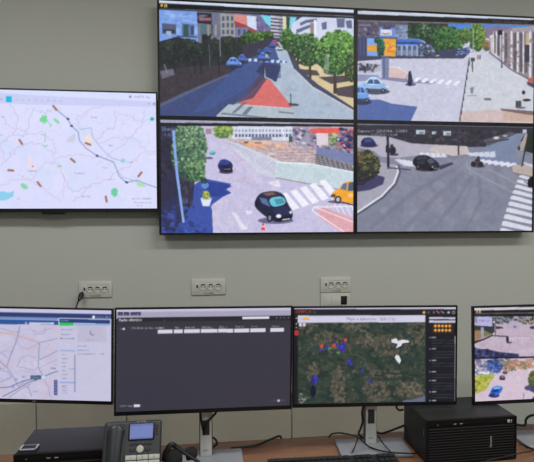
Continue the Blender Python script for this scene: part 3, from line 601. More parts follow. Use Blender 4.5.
def map_regional(corners):                         # wall television: pale regional map
    c = Canvas(corners, (217, 220, 252)).view(0, 80, 3.3)
    r = np.random.RandomState(5)
    c.speckle([(-150, 80), (530, 80), (530, 425), (-150, 425)], [(224, 220, 252), (208, 218, 250), (226, 226, 254)], 90, 40, 4, .35)
    c.poly([(-240, -30), (534, -14), (534, 66), (-240, 34)], (214, 222, 254)); c.poly([(-240, 26), (100, 50), (534, 74), (534, 90), (100, 82), (-240, 66)], (202, 206, 244))
    road = (206, 194, 220); grey = (190, 190, 220)
    for i, p in enumerate(([(0, 210), (40, 182), (90, 180), (96, 130), (110, 96)], [(90, 180), (140, 170), (178, 200), (182, 260), (206, 310), (210, 390)], [(182, 260), (250, 244), (340, 250)], [(20, 270), (60, 220), (130, 210), (178, 240)], [(60, 310), (100, 330), (150, 360), (200, 400)], [(0, 350), (50, 330), (100, 330), (140, 280), (178, 268)], [(206, 310), (240, 370), (300, 345), (360, 330), (384, 300)], [(262, 130), (300, 96), (340, 84)], [(262, 160), (250, 130), (300, 96)], [(380, 100), (378, 150), (340, 170), (320, 200)], [(380, 110), (430, 120), (470, 140), (518, 126)], [(320, 210), (380, 190), (430, 190), (480, 230), (520, 240)], [(430, 190), (470, 140), (476, 100)], [(350, 260), (430, 190)], [(384, 300), (430, 280), (470, 240), (520, 244)], [(300, 345), (270, 380), (240, 400)], [(0, 120), (30, 150), (70, 170), (90, 180)], [(30, 80), (60, 120), (50, 170), (40, 182)], [(110, 96), (150, 110), (172, 96)], [(-80, 180), (0, 210), (20, 270), (-40, 300)], [(-100, 330), (0, 350)], [(-150, 120), (0, 120)])):
        q = [p[0]]
        for a, b in zip(p, p[1:]):
            n = 6
            for k in range(1, n + 1): t = k / n; q.append((a[0] + (b[0] - a[0]) * t + (r.randn() * 4 if k < n else 0), a[1] + (b[1] - a[1]) * t + (r.randn() * 4 if k < n else 0)))
        c.line(q, 2.0, road if i % 3 else grey)
    for k in range(26):
        p = (r.randint(-150, 510), r.randint(90, 410)); q = (p[0] + r.randint(-50, 50), p[1] + r.randint(-40, 40)); c.line(wiggle(p, q, 5, 4, k), 1.5, (206, 202, 232))
    c.line([(182, 95), (222, 128), (236, 152), (258, 172), (262, 200), (284, 226), (320, 250), (352, 262), (374, 270), (384, 294), (392, 316), (416, 338), (450, 330), (486, 344), (520, 356)], 3.2, (140, 152, 196)); c.line([(262, 164), (300, 158), (306, 190), (340, 232), (370, 258), (404, 268)], 2.4, (164, 180, 214)); c.line([(384, 294), (404, 320), (440, 330), (480, 350)], 2.4, (170, 184, 214))
    for x, y in ((224, 129), (236, 152), (320, 250), (417, 337)): c.ell(x, y, 5.5, 3.6, (56, 72, 126), .4)
    g = (122, 214, 150)
    rr = np.random.RandomState(2)
    for k in range(16): a = rr.rand() * 6.3; c.line([(145, 130), (145 + 17 * math.cos(a) * (0.6 + .5 * rr.rand()), 130 + 17 * math.sin(a) * (.6 + .5 * rr.rand()))], 4, g)
    c.ell(144, 130, 11, 10, g); c.ell(187, 136, 13, 5, (136, 218, 162), .7); c.line([(160, 142), (170, 150), (164, 154)], 3, g)
    for p in ([(136, 180), (150, 182)], [(150, 182), (148, 206)], [(140, 216), (156, 218)], [(146, 222), (158, 214)]): c.line(p, 3, (150, 206, 184))
    c.ell(80, 350, 14, 8, (150, 214, 176), .6); c.ell(80, 352, 6, 3, g); c.ell(196, 284, 8, 4, (160, 206, 186)); c.ell(463, 344, 14, 8, (176, 222, 180), .3)
    c.poly([(366, 362), (378, 354), (388, 362), (386, 380), (378, 386), (366, 376)], (110, 206, 162)); c.poly([(-30, 372), (10, 366), (28, 372), (48, 364), (44, 384), (20, 396), (-30, 398)], (142, 206, 236))
    c.poly([(278, 188), (294, 178), (306, 196), (298, 210), (280, 206)], (240, 222, 216)); c.poly([(222, 192), (246, 176), (250, 190), (242, 208), (220, 204)], (206, 206, 226)); c.poly([(92, 256), (102, 252), (104, 290), (94, 290)], (236, 222, 228)); c.ell(108, 286, 12, 10, (232, 220, 238)); c.ell(108, 285, 2.8, 2.4, (220, 60, 70)); c.ell(405, 266, 8, 7, (152, 208, 222)); c.ell(501, 129, 6.5, 6, (42, 182, 166))
    br = (158, 116, 92)
    for x, y, a in ((181, 93, .9), (69, 205, 1.0), (240, 265, .7), (290, 211, .35), (36, 298, .1), (129, 343, .9), (461, 311, -.9), (350, 392, 1.4)): c.ell(x, y, 12, 4.2, (200, 170, 150), a, .6); c.poly([(x + sx * 11 * math.cos(a) - sy * 3.4 * math.sin(a), y + sx * 11 * math.sin(a) + sy * 3.4 * math.cos(a)) for sx, sy in ((-1, -1), (1, -1), (1, 1), (-1, 1))], br)
    for i, (x, y, w) in enumerate(((300, 124, 30), (358, 216, 26), (246, 308, 34), (268, 384, 34), (-6, 182, 34), (338, 289, 24), (358, 328, 24), (416, 271, 28), (56, 391, 20), (92, 300, 44), (434, 392, 44), (440, 404, 50), (452, 414, 24), (8, 122, 14))):
        c.text(['Drenas', 'Lipjan', 'Malisheve', 'Suhareke', 'Kline', 'Obiliq', 'Vushtrri', 'Podujeve', 'Istog', 'Prizren', 'Harta 1:250000', 'Shtresa baze', 'km 10', 'Deq'][i], x, y + 2, 5.5, (122, 124, 150), .9, w / 34)
    c.rect(20, 54, 39, 74, (26, 182, 222))
    for k in range(8): c.ell(54 + k * 21, 66 + k * .6, 4, 3.4, (186, 190, 222)); 
    c.ell(5, 64, 4, 4, (176, 180, 214)); c.ell(429, 56, 4.5, 4, (140, 146, 176)); c.text('HARTA', 442, 60, 7, (132, 138, 172), .9); c.text('Hyr', 480, 61, 7, (132, 138, 172), .9); c.ell(508, 80, 4, 3.4, (140, 146, 176)); c.ell(492, 79, 3, 3, (170, 174, 206))
    return c.grain(0.7, 7)

def map_city(corners):                             # left monitor: street map with a side list
    c = Canvas(corners, (196, 192, 218)).view(0, 270, 3.3)
    r = np.random.RandomState(9)
    c.speckle([(-150, 180), (190, 180), (190, 425), (-150, 425)], [(202, 192, 216), (190, 190, 222), (206, 200, 224), (200, 186, 208)], 90, 26, 3, .5)
    for p, w, col in (([(-60, 196), (0, 206), (48, 214), (86, 226), (130, 240)], 5, (206, 170, 170)), ([(-60, 180), (0, 192), (44, 206)], 2.4, (150, 156, 196)), ([(66, 184), (56, 230), (36, 280), (22, 320)], 3.4, (146, 148, 180)), ([(22, 320), (44, 350), (60, 384), (90, 360)], 3, (150, 152, 184)), ([(130, 240), (126, 320), (142, 350)], 2.8, (140, 144, 178)), ([(130, 240), (190, 226)], 2.4, (146, 150, 182)), ([(48, 226), (70, 256), (92, 262), (130, 240)], 2, (160, 160, 190)), ([(70, 290), (56, 318), (116, 330), (126, 320)], 2.2, (158, 158, 190)), ([(70, 290), (90, 282), (122, 290)], 2, (166, 166, 196)), ([(130, 296), (160, 282), (190, 266)], 2.6, (146, 150, 182)), ([(130, 322), (164, 306), (190, 296)], 2, (160, 162, 194)), ([(-40, 390), (30, 386), (76, 366), (142, 352), (170, 340), (190, 334)], 3.4, (122, 126, 168)), ([(10, 416), (50, 396), (90, 372), (130, 358)], 3.6, (126, 128, 164)), ([(30, 420), (70, 392), (100, 376)], 2.4, (140, 140, 176)), ([(0, 370), (40, 352), (24, 336), (-30, 320)], 2.4, (150, 150, 190)), ([(90, 380), (104, 416)], 2.4, (140, 142, 176)), ([(144, 360), (160, 384), (164, 416)], 2.4, (156, 160, 204)), ([(0, 300), (20, 320)], 3, (140, 142, 176)), ([(-40, 250), (0, 270), (24, 288)], 2.4, (150, 152, 186)), ([(90, 196), (130, 206), (170, 192)], 2, (164, 164, 198)), ([(150, 190), (146, 210), (112, 214), (112, 200)], 2, (160, 160, 200)), ([(60, 330), (120, 340)], 2, (168, 166, 196))):
        c.line(p, w, col)
    for k in range(34): p = (r.randint(-140, 180), r.randint(186, 410)); a = r.rand() * 3; L = 12 + r.rand() * 26; c.line([p, (p[0] + L * math.cos(a), p[1] + L * math.sin(a))], 1.4, (174, 172, 204))
    for x, y in ((54, 360), (44, 386), (78, 352)): c.ell(x, y, 5, 4, (146, 160, 220))
    c.text('Rr. Mbretereshe', 6, 270, 4, (140, 142, 170), .8); c.text('Bulevardi', 46, 206, 4, (150, 120, 130), .8); c.text('Parku', 168, 326, 5, (70, 72, 96)); c.text('Rruga', -2, 326, 5, (90, 92, 116)); c.text('Sheshi', 108, 402, 4.5, (150, 120, 140))
    c.poly([(100, 347), (136, 347), (136, 360), (122, 360), (117, 367), (113, 360), (100, 360)], (66, 92, 124)); c.text('Objekti', 104, 357, 6, (150, 170, 196)); c.ell(144, 354, 8, 7, (186, 192, 226)); c.ell(144, 354, 5, 4.5, (214, 214, 234))
    c.rect(178, 362, 189, 412, (70, 82, 138)); 
    for k in range(5): c.rect(180, 366 + k * 9, 187, 371 + k * 9, (120, 130, 180))
    # side list
    c.poly([(191, 180), (370, 180), (370, 440), (191, 440)], (196, 194, 220)); c.poly([(255, 186), (350, 188), (350, 240), (255, 238)], (188, 184, 208)); c.ell(304, 208, 9, 9, (136, 136, 166)); c.ell(306, 206, 7, 7, (188, 184, 208)); c.text('Duke u ngarkuar', 280, 232, 4.5, (156, 154, 182))
    rows = [(200, 196, 40), (200, 212, 34), (200, 226, 40), (255, 250, 30), (255, 264, 40), (255, 276, 46), (300, 276, 14), (330, 276, 12)] + [(204, 278 + k * 13, 10 + (k * 7) % 9) for k in range(10)] + [(226, 325, 18)]
    for x, y, w in rows: c.rect(x, y, x + w, y + 2.6, (150, 150, 184))
    c.poly([(198, 264), (246, 265), (246, 269), (198, 268)], (140, 160, 214)); c.poly([(196, 368), (246, 369), (246, 373), (196, 372)], (140, 160, 214)); c.rect(245, 280, 248, 402, (122, 126, 162))
    for k in range(4): c.rect(206, 380 + k * 8, 222, 382 + k * 8, (156, 156, 188))
    c.ell(202, 226, 3, 2.6, (110, 112, 150)); c.ell(242, 226, 3, 2.6, (140, 142, 176))
    # header bars
    c.poly([(-200, 110), (380, 128), (380, 146), (-200, 138)], (198, 194, 222)); c.poly([(-200, 136), (380, 147), (380, 162), (-200, 152)], (42, 62, 112)); c.poly([(-200, 151), (192, 158), (192, 166), (-200, 160)], (120, 140, 190)); c.poly([(-200, 160), (192, 168), (192, 182), (-200, 176)], (44, 84, 150)); c.poly([(96, 173), (178, 174), (178, 181), (96, 180)], (196, 200, 226)); c.ell(86, 176, 4, 4, (150, 170, 214))
    c.poly([(192, 160), (196, 160), (196, 184), (192, 184)], (206, 206, 226)); c.poly([(196, 161), (362, 166), (362, 178), (196, 174)], (40, 64, 118)); c.text('Kerkimi', 200, 170, 6, (170, 184, 214)); c.poly([(196, 174), (242, 175), (242, 184), (196, 185)], (52, 190, 92)); c.poly([(242, 177), (362, 179), (362, 185), (250, 185)], (150, 176, 214))
    c.ell(308, 156, 5, 5, (224, 226, 240)); c.text('Administrator', 318, 158, 5, (170, 184, 220)); c.rect(350, 153, 353, 158, (150, 170, 210)); c.rect(360, 154, 363, 158, (150, 170, 210))
    return c.grain(0.8, 8)

def table_dark(corners):                           # second monitor: dark, nearly empty table
    c = Canvas(corners, (56, 54, 66)).view(105, 270, 2.67)
    c.poly([(20, 104), (505, 90), (505, 130), (20, 132)], (166, 160, 186)); c.poly([(20, 100), (505, 92), (505, 108), (20, 114)], (196, 190, 212))
    for x0, x1 in ((35, 48), (51, 66), (69, 96)): c.rect(x0, 113, x1, 122, (50, 46, 78)); c.text(['Hyr', 'Harta', 'Raportet'][(35, 51, 69).index(x0)], x0 + 2, 120.5, 5, (150, 150, 186), 1, .62 if x1 < 90 else .85)
    c.poly([(34, 128), (505, 122), (505, 134), (34, 139)], (38, 38, 46)); c.text('Radio identitet', 38, 137.5, 7.4, (240, 240, 248), 1, .96, -.012); c.text('Radio identitet', 38.5, 137.5, 7.4, (240, 240, 248), 1, .96, -.012)
    c.text('v', 157, 137, 5, (140, 142, 152)); c.poly([(366, 125), (438, 124), (438, 131), (366, 132)], (218, 216, 230))
    for x in (458, 468, 478, 489): c.ell(x, 128, 2, 2, (112, 112, 124))
    c.poly([(34, 139), (505, 134), (505, 150), (34, 153)], (52, 52, 61)); c.text('^ = Shfaq kolonat sipas dates dhe emrit', 62, 158, 5.2, (206, 206, 216), 1, .8, -.01); c.ell(51, 158, 3.4, 3.2, (206, 206, 216)); c.ell(44, 158, 1.6, 1.6, (150, 150, 160))
    for x0, x1, s in ((141, 181, 'ID'), (184, 208, 'Tipi'), (211, 253, 'Radio ISSI'), (256, 300, 'Emri/Grupi'), (302, 342, 'Data nis'), (345, 385, 'Data mb'), (387, 428, 'Statusi'), (441, 477, 'Veprimi')):
        k = (x0 - 141) / 336; y = 160 - 5 * k; c.poly([(x0, y), (x1, y - .5), (x1, y + 10 - .5), (x0, y + 10)], (214, 210, 226)); c.text(s, x0 + 3, y - 3, 4.8, (206, 206, 216), .9, .95)
    c.text('Gjithsej', 40, 364, 4.6, (186, 186, 198), .9); c.text('Faqe', 62, 364, 4.6, (186, 186, 198), .9); c.rect(78, 358, 94, 365, (214, 212, 224))
    c.ell(463, 348, 3.6, 3.4, (190, 190, 204)); c.text('<  1', 448, 350, 5, (150, 150, 164)); c.text('2  >', 469, 350, 5, (150, 150, 164))
    return c.grain(0.7, 9)

def map_satellite(corners):                        # third monitor: satellite map with markers
    c = Canvas(corners, (52, 62, 56)).view(285, 270, 2.81)
    r = np.random.RandomState(11)
    A = [(36, 140), (396, 140), (396, 380), (36, 380)]
    c.speckle(A, [(40, 56, 48), (56, 66, 58), (46, 62, 56), (66, 72, 62), (38, 50, 46)], 900, 13, 1, .8)
    for (x, y, rx, ry, n) in ((150, 330, 20, 60, 170), (120, 200, 40, 26, 90), (300, 210, 60, 30, 120), (350, 335, 40, 22, 130), (230, 200, 40, 20, 70), (280, 290, 50, 10, 50), (80, 290, 16, 30, 50), (370, 170, 26, 40, 60), (255, 340, 40, 30, 90), (60, 160, 30, 20, 40), (200, 160, 40, 16, 50)):
        t = r.rand(n) * 6.28; d = np.sqrt(r.rand(n))
        for a, b in zip(t, d): c.ell(x + rx * b * math.cos(a), y + ry * b * math.sin(a), 3 + 4 * r.rand(), 2 + 2.5 * r.rand(), [(94, 84, 74), (82, 78, 68), (102, 92, 80), (70, 72, 60), (112, 102, 90)][r.randint(5)], r.rand() * 3, .75, 8)
    for k in range(260): c.ell(36 + 360 * r.rand(), 140 + 240 * r.rand(), 2 + 3 * r.rand(), 1.5 + 1.5 * r.rand(), [(30, 42, 40), (78, 92, 80), (96, 104, 90), (34, 48, 44)][r.randint(4)], r.rand() * 3, .8, 8)
    c.line(wiggle((40, 250), (100, 200), 6, 4, 1), 2.4, (96, 98, 88), .6); c.line(wiggle((170, 200), (260, 300), 8, 5, 2), 2.4, (112, 108, 88), .6); c.line(wiggle((250, 296), (396, 290), 9, 4, 3), 4, (36, 46, 48), .9); c.line(wiggle((320, 310), (396, 360), 7, 5, 4), 3, (150, 130, 116), .6); c.line(wiggle((200, 160), (250, 200), 6, 4, 5), 3, (120, 116, 98), .6)
    c.poly([(330, 366), (360, 362), (396, 352), (396, 372), (330, 374)], (96, 104, 128)); c.ell(80, 340, 8, 16, (18, 26, 44)); c.ell(80, 308, 7, 14, (44, 44, 110), .2)
    for x, y, s in ((117, 217, 6), (142, 208, 6), (160, 216, 10), (152, 220, 6), (166, 226, 6), (180, 256, 7), (186, 264, 6), (216, 284, 5), (237, 311, 5), (86, 302, 8), (88, 312, 6), (100, 226, 5), (168, 206, 5)): c.rect(x - s * .8, y - s * .7, x + s * .8, y + s * .7, (50, 42, 150)); c.ell(x, y, s * .5, s * .5, (70, 62, 196))
    for x, y in ((104, 214), (170, 197), (138, 212)): c.ell(x, y, 5, 5, (206, 74, 46))
    c.ell(128, 220, 5, 3, (70, 150, 70)); c.ell(150, 232, 5, 3, (80, 150, 80))
    w = (222, 222, 230)
    for p in ([(298, 196), (312, 192), (318, 200), (330, 196), (346, 198), (350, 204), (330, 206), (326, 214), (312, 220), (316, 208), (300, 204)], [(312, 238), (320, 240), (326, 254), (322, 264), (314, 256), (308, 246)]): c.poly([(x + 2, y + 3) for x, y in p], (22, 28, 28)); c.poly(p, w)
    for k in range(20): c.ell(40 + 20 * r.rand(), 345 + 28 * r.rand(), 2, 2, (190, 194, 194), 0, .5)
    # page frame
    c.poly([(20, 100), (484, 100), (484, 112), (20, 112)], (188, 184, 208)); c.poly([(20, 111), (484, 111), (484, 126), (20, 126)], (34, 33, 40)); c.text('SIMPCA', 30, 122, 8.4, (206, 84, 50), 1, 1.12); c.text('Map', 76, 121, 5, (110, 110, 122))
    c.rect(20, 126, 37, 385, (25, 26, 32)); c.rect(394, 126, 486, 385, (25, 27, 34)); c.poly([(20, 375), (486, 374), (486, 392), (20, 392)], (22, 24, 34))
    c.poly([(37, 129), (394, 128), (394, 147), (37, 149)], (206, 202, 224)); c.text('Mapa e kamerave : Safe City', 172, 142, 8.6, (128, 128, 150), 1, .98); c.text('safe', 42, 141, 6, (214, 150, 150)); c.ell(60, 138, 9, 3.2, (220, 160, 66)); c.ell(60, 136, 5, 3, (236, 190, 90))
    c.rect(40, 150, 48, 159, (206, 206, 216)); c.rect(51, 150, 59, 159, (206, 206, 216)); c.ell(33, 177, 6.4, 8, (186, 52, 58)); c.rect(31, 174, 35, 179, (150, 40, 44))
    for y in (136, 152, 162): c.ell(33, y, 2, 2, (190, 190, 200))
    c.ell(390, 120, 4, 4, (232, 170, 70)); c.ell(403, 120, 2.4, 3, (96, 106, 100)); c.rect(416, 117, 419, 123, (150, 120, 130)); c.line([(425, 116), (433, 122)], 3, (200, 110, 120)); c.line([(438, 117), (446, 122)], 3, (150, 140, 160)); c.ell(459, 120, 4, 3, (186, 186, 200)); c.ell(473, 120, 4.4, 4.4, (186, 186, 200)); c.ell(473, 120, 2.8, 2.8, (34, 33, 40))
    c.rect(404, 133, 478, 139, (196, 192, 214)); c.rect(404, 142, 478, 149, (196, 192, 214)); c.rect(412, 150, 472, 178, (48, 38, 34))
    for j in range(2):
        for k in range(5): c.ell(422 + k * 10, 158 + j * 12, 4, 4, (232, 156, 56)); c.ell(422 + k * 10, 156.5 + j * 12, 1.6, 1.6, (250, 206, 120))
    for k, y in enumerate((190, 222, 254, 286, 310, 342, 366)):
        c.ell(407, y, 1.8, 1.8, (170, 170, 180)); c.rect(412, y - 2, 424, y + 1.4, (150, 150, 160))
        for j in range(1, 4 if k in (1, 0, 4) else 3):
            if y + j * 8 < 372: c.rect(412, y + j * 8 - 1, 474, y + j * 8 + .6, (66, 68, 78))
    c.rect(476, 186, 480, 372, (150, 144, 138))
    return c.grain(1.5, 10)

def feeds_right(corners):                          # right monitor: two street cameras
    c = Canvas(corners, (188, 172, 190)).view(476, 315, 7.7)
    c.poly([(-20, -10), (1200, -30), (1200, 60), (-20, 60)], (136, 134, 160))
    c.speckle([(120, 10), (450, 10), (1200, 0), (1200, 70), (120, 70)], [(56, 72, 58), (90, 104, 80), (70, 70, 80), (150, 150, 170), (44, 52, 50)], 260, 16, 2)
    for x in (290, 390, 500, 620): c.rect(x, 0, x + 40, 26, (196, 196, 214), .7)
    c.speckle([(330, 30), (460, 30), (1200, 20), (1200, 70), (340, 70)], [(150, 132, 110), (110, 116, 86), (170, 150, 130)], 90, 12, 3)
    c.poly([(130, 90), (240, 76), (280, 50), (320, 46), (360, 70), (500, 100), (1200, 120), (1200, 340), (-20, 330), (-20, 230), (60, 190)], (190, 172, 190))
    c.poly([(250, 50), (300, 46), (320, 60), (330, 100), (250, 100)], (176, 170, 196), .8); c.speckle([(0, 200), (440, 180), (440, 300), (0, 300)], [(196, 178, 192), (182, 166, 184), (200, 184, 200)], 100, 30, 4, .5)
    c.poly([(-20, 80), (60, 90), (130, 130), (130, 150), (40, 180), (-20, 210)], (150, 122, 92)); c.poly([(50, 120), (120, 128), (124, 146), (60, 168)], (116, 120, 84)); c.poly([(-20, 205), (60, 182), (130, 150), (134, 160), (60, 196), (-20, 226)], (60, 48, 56)); c.poly([(-20, 80), (130, 90), (150, 130), (120, 146), (70, 120), (-20, 120)], (52, 56, 52))
    c.rect(40, 88, 62, 172, (160, 160, 178)); c.poly([(10, 16), (126, 18), (124, 92), (12, 86)], (178, 178, 222)); c.poly([(10, 84), (124, 90), (124, 98), (12, 94)], (40, 40, 60)); c.text('TIRANA', 24, 54, 17, (150, 92, 126), .9, 1.0)
    c.rect(128, 40, 146, 130, (60, 60, 70)); c.ell(140, 56, 9, 9, (206, 206, 220)); c.line([(152, 20), (152, 150)], 5, (70, 66, 80)); c.poly([(146, 88), (200, 92), (214, 104), (160, 110)], (60, 52, 66)); c.ell(300, 92, 12, 7, (100, 96, 130)); c.ell(440, 98, 26, 12, (60, 54, 66))
    c.poly([(130, 156), (240, 162), (240, 170), (130, 164)], (60, 52, 70)); c.ell(256, 212, 22, 7, (80, 70, 96)); c.ell(244, 188, 11, 26, (40, 36, 50)); c.ell(240, 170, 8, 8, (50, 46, 60))
    for k in range(7): c.ell(262 + k * 24, 180, 8, 6, (222, 214, 228), 0, .7)
    c.line([(250, 166), (420, 162)], 3, (160, 150, 170)); c.line([(-10, 234), (60, 196)], 3, (214, 204, 214))
    c.poly([(-20, 252), (40, 262), (120, 270), (180, 284), (330, 300), (330, 330), (-20, 336)], (56, 60, 100)); c.speckle([(-10, 252), (180, 284), (300, 304), (300, 326), (-10, 330)], [(46, 46, 74), (76, 84, 140), (34, 36, 56)], 90, 14, 6)
    # lower view
    c.poly([(-20, 334), (1200, 322), (1200, 740), (-20, 740)], (206, 188, 204))
    c.speckle([(-20, 340), (320, 338), (300, 400), (200, 440), (-20, 450)], [(140, 138, 170), (110, 110, 140), (176, 170, 190), (90, 96, 110)], 150, 16, 7); c.poly([(100, 345), (210, 340), (210, 400), (170, 450), (80, 420)], (70, 92, 150)); c.speckle([(90, 350), (215, 345), (200, 420), (90, 430)], [(46, 62, 110), (92, 120, 190), (60, 80, 140)], 60, 14, 8)
    c.speckle([(190, 352), (430, 344), (430, 410), (330, 420), (220, 440)], [(186, 120, 96), (160, 130, 104), (120, 120, 90), (206, 146, 120), (130, 130, 110)], 170, 14, 9); c.speckle([(390, 340), (1200, 330), (1200, 420), (400, 410)], [(130, 140, 130), (160, 160, 170), (100, 120, 90)], 160, 16, 10)
    c.speckle([(-20, 420), (130, 430), (130, 456), (-20, 460)], [(206, 206, 226), (90, 100, 140), (150, 160, 190)], 40, 14, 11); c.poly([(20, 436), (110, 440), (100, 452), (20, 452)], (222, 220, 234))
    c.poly([(-20, 470), (60, 456), (150, 458), (164, 480), (140, 520), (70, 570), (-20, 610)], (166, 176, 66)); c.speckle([(-20, 480), (80, 462), (150, 466), (120, 530), (-20, 590)], [(130, 150, 60), (190, 190, 84), (206, 180, 120), (120, 120, 60)], 90, 12, 12); c.line([(-20, 612), (70, 574), (144, 524), (168, 480)], 8, (206, 150, 130))
    c.poly([(150, 452), (250, 440), (400, 420), (470, 410), (440, 520), (450, 700), (-20, 720), (-20, 620), (80, 574)], (208, 190, 206)); c.poly([(400, 420), (450, 412), (470, 520), (460, 600), (420, 560), (408, 500)], (220, 204, 214), .8)
    foliage(c, 440, 510, 34, 76, 13, (50, 60, 40), (90, 106, 60), (150, 160, 100), 90, 14); foliage(c, 520, 470, 80, 90, 14, (50, 60, 40), (90, 106, 60), (150, 160, 100), 200, 16); c.ell(410, 560, 36, 20, (76, 74, 120)); c.ell(500, 575, 80, 30, (70, 66, 106)); c.poly([(430, 640), (460, 610), (700, 600), (700, 720), (420, 720)], (90, 80, 110))
    for x, y, w, h, col in ((224, 440, 17, 11, (70, 60, 76)), (204, 480, 22, 17, (66, 52, 84))): c.ell(x, y + h * .6, w * 1.1, h * .6, (50, 40, 60)); c.ell(x, y, w, h, col); c.ell(x + 2, y - h * .3, w * .6, h * .45, (130, 120, 150))
    c.ell(140, 618, 42, 16, (40, 40, 80)); c.spoly([(106, 600), (128, 556), (160, 542), (204, 548), (206, 570), (184, 606), (150, 624), (112, 618)], (50, 104, 206)); c.spoly([(132, 562), (150, 548), (196, 552), (188, 566), (140, 572)], (120, 180, 236)); c.poly([(124, 584), (138, 572), (182, 570), (172, 588), (130, 596)], (30, 52, 120)); c.poly([(108, 604), (130, 600), (150, 606), (148, 622), (112, 618)], (36, 56, 120))
    c.line([(370, 600), (366, 640)], 6, (120, 100, 116)); c.line([(330, 470), (330, 520)], 4, (230, 214, 226), .7)
    # bars
    c.poly([(-40, -75), (1200, -100), (1200, 14), (-40, 12)], (28, 26, 30)); c.poly([(-40, -53), (1200, -71), (1200, -55), (-40, -32)], (206, 200, 212)); c.rect(4, -34, 17, -14, (196, 168, 136)); c.rect(25, -33, 38, -14, (206, 184, 140)); c.poly([(-20, -12), (1200, -30), (1200, -20), (-20, -4)], (96, 92, 92))
    c.poly([(-40, 326), (1200, 306), (1200, 318), (-40, 340)], (30, 26, 40))
    return c.grain(2.5, 11)

def phone_display(corners):                        # corners in millimetres of the display
    c = Canvas(corners, (112, 126, 180), 1.2).view(0, 0, 1)
    c.rect(0, 0, 70, 7, (98, 112, 170)); c.text('12 Sht  11:42', 3, 5.4, 3.6, (70, 80, 140)); c.rect(4, 21, 52, 22.4, (112, 124, 186)); c.text('Operatori 204', 4, 17, 4, (96, 106, 170))
    c.rect(4, 12, 7, 15, (80, 90, 150)); c.rect(0, 40, 70, 46, (100, 114, 172)); c.text('Regj   Drej   DND', 4, 45, 3.6, (84, 94, 156))
    return c

# ------------------------------------------------------------------ the room
DESK = EYE - 0.87                                # desk top height
WALL = 0.08                                      # wall face; the displays' glass is the plane Y = 0
def struct(name, b, m, parent=None):
    o = b.build(name, m, parent, smooth=False)
    if parent is None: o['kind'] = 'structure'
    return o
X0, X1, Y0 = -3.2, 4.2, -5.6
wall_back = struct('wall_back', MB().box(X0 - .1, X1 + .1, WALL, WALL + .12, 0, CEIL), M['wall'])
struct('wall_left', MB().box(X0 - .1, X0, Y0, WALL, 0, CEIL), M['wall'])
struct('wall_right', MB().box(X1, X1 + .1, Y0, WALL, 0, CEIL), M['wall'])
struct('wall_front', MB().box(X0 - .1, X1 + .1, Y0 - .1, Y0, 0, CEIL), M['wall'])
struct('floor', MB().box(X0 - .1, X1 + .1, Y0 - .1, WALL + .12, -.1, 0), M['floor'])
struct('ceiling', MB().box(X0 - .1, X1 + .1, Y0 - .1, WALL + .12, CEIL, CEIL + .1), M['ceiling'])
# beige boards along the foot of the wall; the joints are the dark vertical lines under the screens
ptop = at(250, 392, WALL)[2]
seams = [at(u, 420, WALL - .012)[0] for u in (36.3, 126.6, 211.5, 291.8)]
step = (seams[3] - seams[0]) / 3
sx = [seams[0] - step * k for k in range(4, 0, -1)] + seams + [seams[3] + step, seams[3] + 2 * step]
for a, b in zip(sx, sx[1:]):
    struct('wall_board', MB().box(a + .0032, b - .0032, WALL - .012, WALL, 0.0, ptop, .0012, 1), M['panel'], wall_back)

# ------------------------------------------------------------------ the displays on the wall
def display(name, label, group, x0, x1, z0, z1, bez, draw, depth=.05, logo=None):
    """bez = (left, right, bottom, top) bezel widths; the front plane is Y = 0"""
    t = thing(name, label, 'display', ((x0 + x1) / 2, WALL, z0), group)
    loc = Matrix.Translation((-(x0 + x1) / 2, -WALL, -z0))
    l, r, b, tp = bez
    MB().box(x0 + .004, x1 - .004, .006, depth, z0 + .004, z1 - .004, .003).build('housing', M['black'], t, loc)
    MB().ring(x0, x1, z0, z1, bez, -.0035, .007).build('bezel', M['bezel'], t, loc, smooth=False)
    cx, cz = (x0 + x1) / 2, (z0 + z1) / 2
    m = MB().box(cx - .22, cx + .22, depth - .001, depth + .012, cz - .2, cz + .2, .003)
    m.box(cx - .35, cx + .35, depth + .01, WALL, cz + .08, cz + .13, .003).box(cx - .35, cx + .35, depth + .01, WALL, cz - .13, cz - .08, .003)
    m.build('wall_mount', M['black'], t, loc)
    sx0, sx1, sz0, sz1 = x0 + l, x1 - r, z0 + b, z1 - tp
    px = [project((sx0, 0, sz1)), project((sx1, 0, sz1)), project((sx1, 0, sz0)), project((sx0, 0, sz0))]
    screen_mesh('screen', draw(px), sx0, sx1, sz0, sz1, 0.0, t, loc)
    return t, loc
VW, VH, VX, VZ = 1.08, .62614, -.2719, EYE - .09447
G = 'panels of the two by two video wall'
e = .0108
bz = (e, e, e * .95, e * .95)
gp = .0006
for i, j, lab, fn in ((0, 1, 'upper left video wall display showing a tree-lined street with a red traffic island', feed_street),
                      (1, 1, 'upper right video wall display showing an open square with a yellow billboard', feed_square),
                      (0, 0, 'lower left video wall display showing a dark car beside a construction fence', feed_junction),
                      (1, 0, 'lower right video wall display showing a grey crossroads with zebra crossings', feed_crossroads)):
    display('video_wall_display', lab, G, VX + i * VW + gp, VX + (i + 1) * VW - gp, VZ + j * VH + gp, VZ + (j + 1) * VH - gp, bz, fn)
tvx1 = VX - .003
tv, loc = display('wall_television', 'wide wall television showing a pale regional map, left of the video wall', None, tvx1 - 1.115, tvx1, EYE + .030, EYE + .665, (.008, .0075, .019, .0075), map_regional)
tcx = at(53, 211, 0)[0]
MB().prism([(tcx - .06, EYE + .032), (tcx + .06, EYE + .032), (tcx + .05, EYE + .019), (tcx - .05, EYE + .019)], -.003, .02, .002).build('sensor_tab', M['bezel'], tv, loc)

